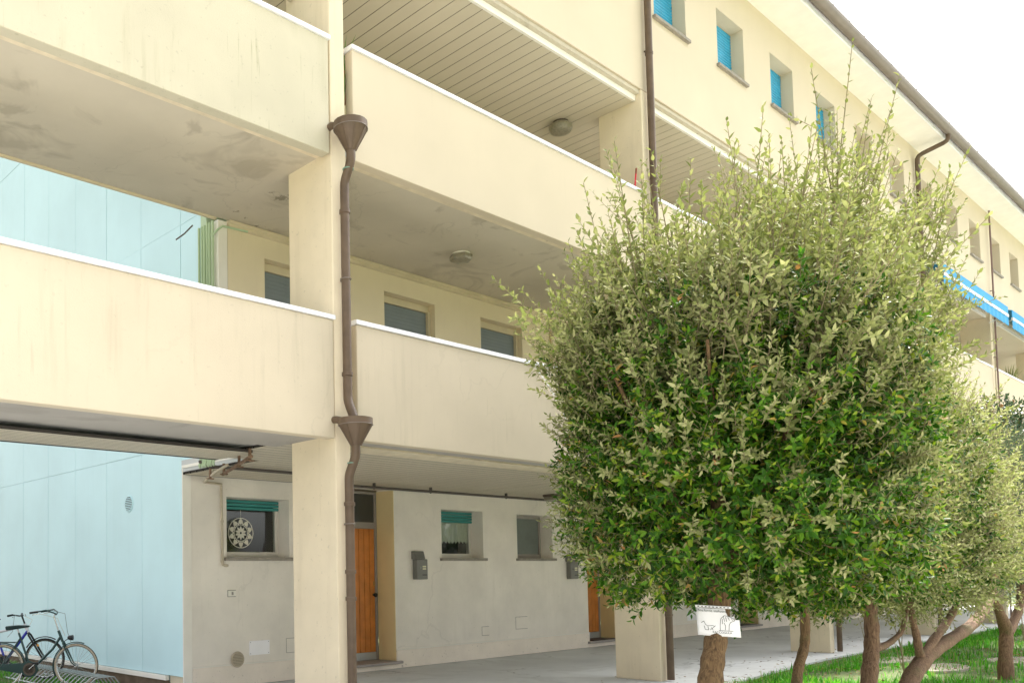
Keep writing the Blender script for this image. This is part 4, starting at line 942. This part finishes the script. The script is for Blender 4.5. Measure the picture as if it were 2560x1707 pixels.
ltube(b1, 'cable', [(-.50, -.24, H+.80), (-.25, -.12, H+.72), (-.16, -.03, H+.45)], .003, 'pale_pipe', 5); ltube(b1, 'cable', [(-.45, .22, H+.83), (-.2, .1, H+.78), (-.14, .03, H+.5), (-.08, .02, H+.34)], .003, 'black_plastic', 5)
obj('carrier', MB().tube([(-.90, .06, H+.36), (-1.42, .06, H+.37), (-1.42, -.06, H+.37), (-.90, -.06, H+.36)], .006, 6).tube([(-1.3, .06, H+.37), (-1.12, .06, H+.02)], .005, 6).tube([(-1.3, -.06, H+.37), (-1.12, -.06, H+.02)], .005, 6), 'bike_green', b1, local=True)
ltube(b1, 'kick_stand', [(-.80, -.05, H-.08), (-.86, -.14, .0)], .008, 'chrome', 6)

b2 = empty('bicycle', (5.76, 7.10, .0), R(-42)); tag(b2, 'blue and white mountain bicycle behind the dark green one', 'bicycle')
q = .325
wheel(b2, 0, q, q, band=False); wheel(b2, -1.06, q, q, band=False); guard(b2, 0, q, q+.025, 60, 150, 'black_plastic')
ltube(b2, 'head_tube', [(-.33, 0, q+.56), (-.27, 0, q+.42)], .024, 'bike_white'); ltube(b2, 'down_tube', [(-.28, 0, q+.45), (-.64, 0, q-.03)], .024, 'bike_blue')
ltube(b2, 'top_tube', [(-.32, 0, q+.53), (-.80, 0, q+.42)], .02, 'bike_white'); ltube(b2, 'seat_tube', [(-.83, 0, q+.50), (-.64, 0, q-.03)], .018, 'bike_blue'); ltube(b2, 'seat_post', [(-.87, 0, q+.62), (-.83, 0, q+.50)], .014, 'chrome')
for s in (-1, 1):
    ltube(b2, 'fork_blade', [(-.27, .0, q+.42), (-.25, .055*s, q+.38), (-.03, .055*s, q+.02)], .016, 'black_plastic'); ltube(b2, 'seat_stay', [(-.81, .02*s, q+.44), (-1.06, .06*s, q)], .010, 'bike_blue'); ltube(b2, 'chain_stay', [(-.64, .03*s, q-.03), (-1.06, .06*s, q)], .011, 'bike_blue')
    obj('grip', MB().tube([(-.45, .20*s, q+.71), (-.49, .30*s, q+.70)], .017, 10), 'black_plastic', b2, local=True); ltube(b2, 'brake_lever', [(-.40, .20*s, q+.70), (-.42, .29*s, q+.675)], .007, 'chrome', 6)
    ltube(b2, 'crank_arm', [(-.64, .07*s, q-.03), (-.64+.12*s, .08*s, q-.03-.1*s)], .010, 'black_plastic')
ltube(b2, 'stem', [(-.33, 0, q+.56), (-.36, 0, q+.64), (-.38, 0, q+.69)], .014, 'black_plastic'); ltube(b2, 'handlebar', [(-.49, .30, q+.70), (-.45, .2, q+.71), (-.39, .08, q+.69), (-.39, -.08, q+.69), (-.45, -.2, q+.71), (-.49, -.30, q+.70)], .012, 'black_plastic')
obj('saddle', MB().add([(-1.02, .075, q+.64), (-1.02, -.075, q+.64), (-.72, -.02, q+.645), (-.72, .02, q+.645), (-1.0, .06, q+.60), (-1.0, -.06, q+.60), (-.73, -.015, q+.62), (-.73, .015, q+.62)], [(0, 1, 2, 3), (7, 6, 5, 4), (0, 3, 7, 4), (1, 5, 6, 2), (0, 4, 5, 1), (3, 2, 6, 7)]), 'saddle_vinyl', b2, local=True, bevel=.012)
obj('chain_ring', MB().lathe((-.64, -.055, q-.03), [(.09, 0), (.09, -.006), (.03, -.006), (.03, 0)], 24, 'y'), 'black_plastic', b2, local=True)
obj('reflector', MB().lathe((-.09, -.07, q+.22), [(.02, 0), (.02, -.008)], 12, 'y'), 'orange_plastic', b2, local=True)
ltube(b2, 'cable', [(-.43, .18, q+.69), (-.25, .12, q+.62), (-.3, .03, q+.45)], .003, 'pale_pipe', 5); ltube(b2, 'cable', [(-.43, -.18, q+.69), (-.45, -.2, q+.45), (-.6, -.03, q+.35)], .003, 'black_plastic', 5)
rk = empty('bicycle_rack', (6.0, 6.4, -.05)); tag(rk, 'low galvanised bicycle rack of bent hoops beside the blue panels', 'bicycle rack')
for x in (5.50, 6.2): obj('rail', MB().tube([(x, 5.15, -.03), (x, 8.2, -.03)], .016, 8), 'kick_metal', rk)
hp = None
for k in range(20):
    yy = 5.25+k*.145
    if hp is None: hp = obj('hoop', MB().tube([(5.52, yy, -.03), (5.70, yy, .12), (5.74, yy, .15), (5.80, yy, .16), (6.0, yy, .16), (6.04, yy, .15), (6.18, yy, -.03)], .010, 8), 'kick_metal', rk)
    else: copyobj(hp, rk, (0, k*.145, 0))

t = empty('drain_hose', (5.3, .6, 7.95)); tag(t, 'cream drain hose with a loop hanging above the top balcony beside the pillar', 'hose')
obj('run', MB().tube([(4.2, .60, 8.20), (5.0, .60, 8.02), (5.45, .60, 7.93), (5.81, .60, 7.85)], .03, 10), 'pale_pipe', t)
obj('loop', MB().torus((5.28, .60, 8.06), .07, .018, 20, 8, 'y'), 'pale_pipe', t)

def wall_patch(x0, x1, z0, z1, y=4.08):
    mb = MB(); w = .008
    mb.box(x0, x1, y-.003, y+.01, z0, z0+w).box(x0, x1, y-.003, y+.01, z1-w, z1).box(x0, x0+w, y-.0035, y+.01, z0+w, z1-w)
    return obj('patch_outline', mb, 'frame_grey', bld)
wall_patch(12.92, 13.13, .43, .60); wall_patch(13.93, 14.30, .50, .74)
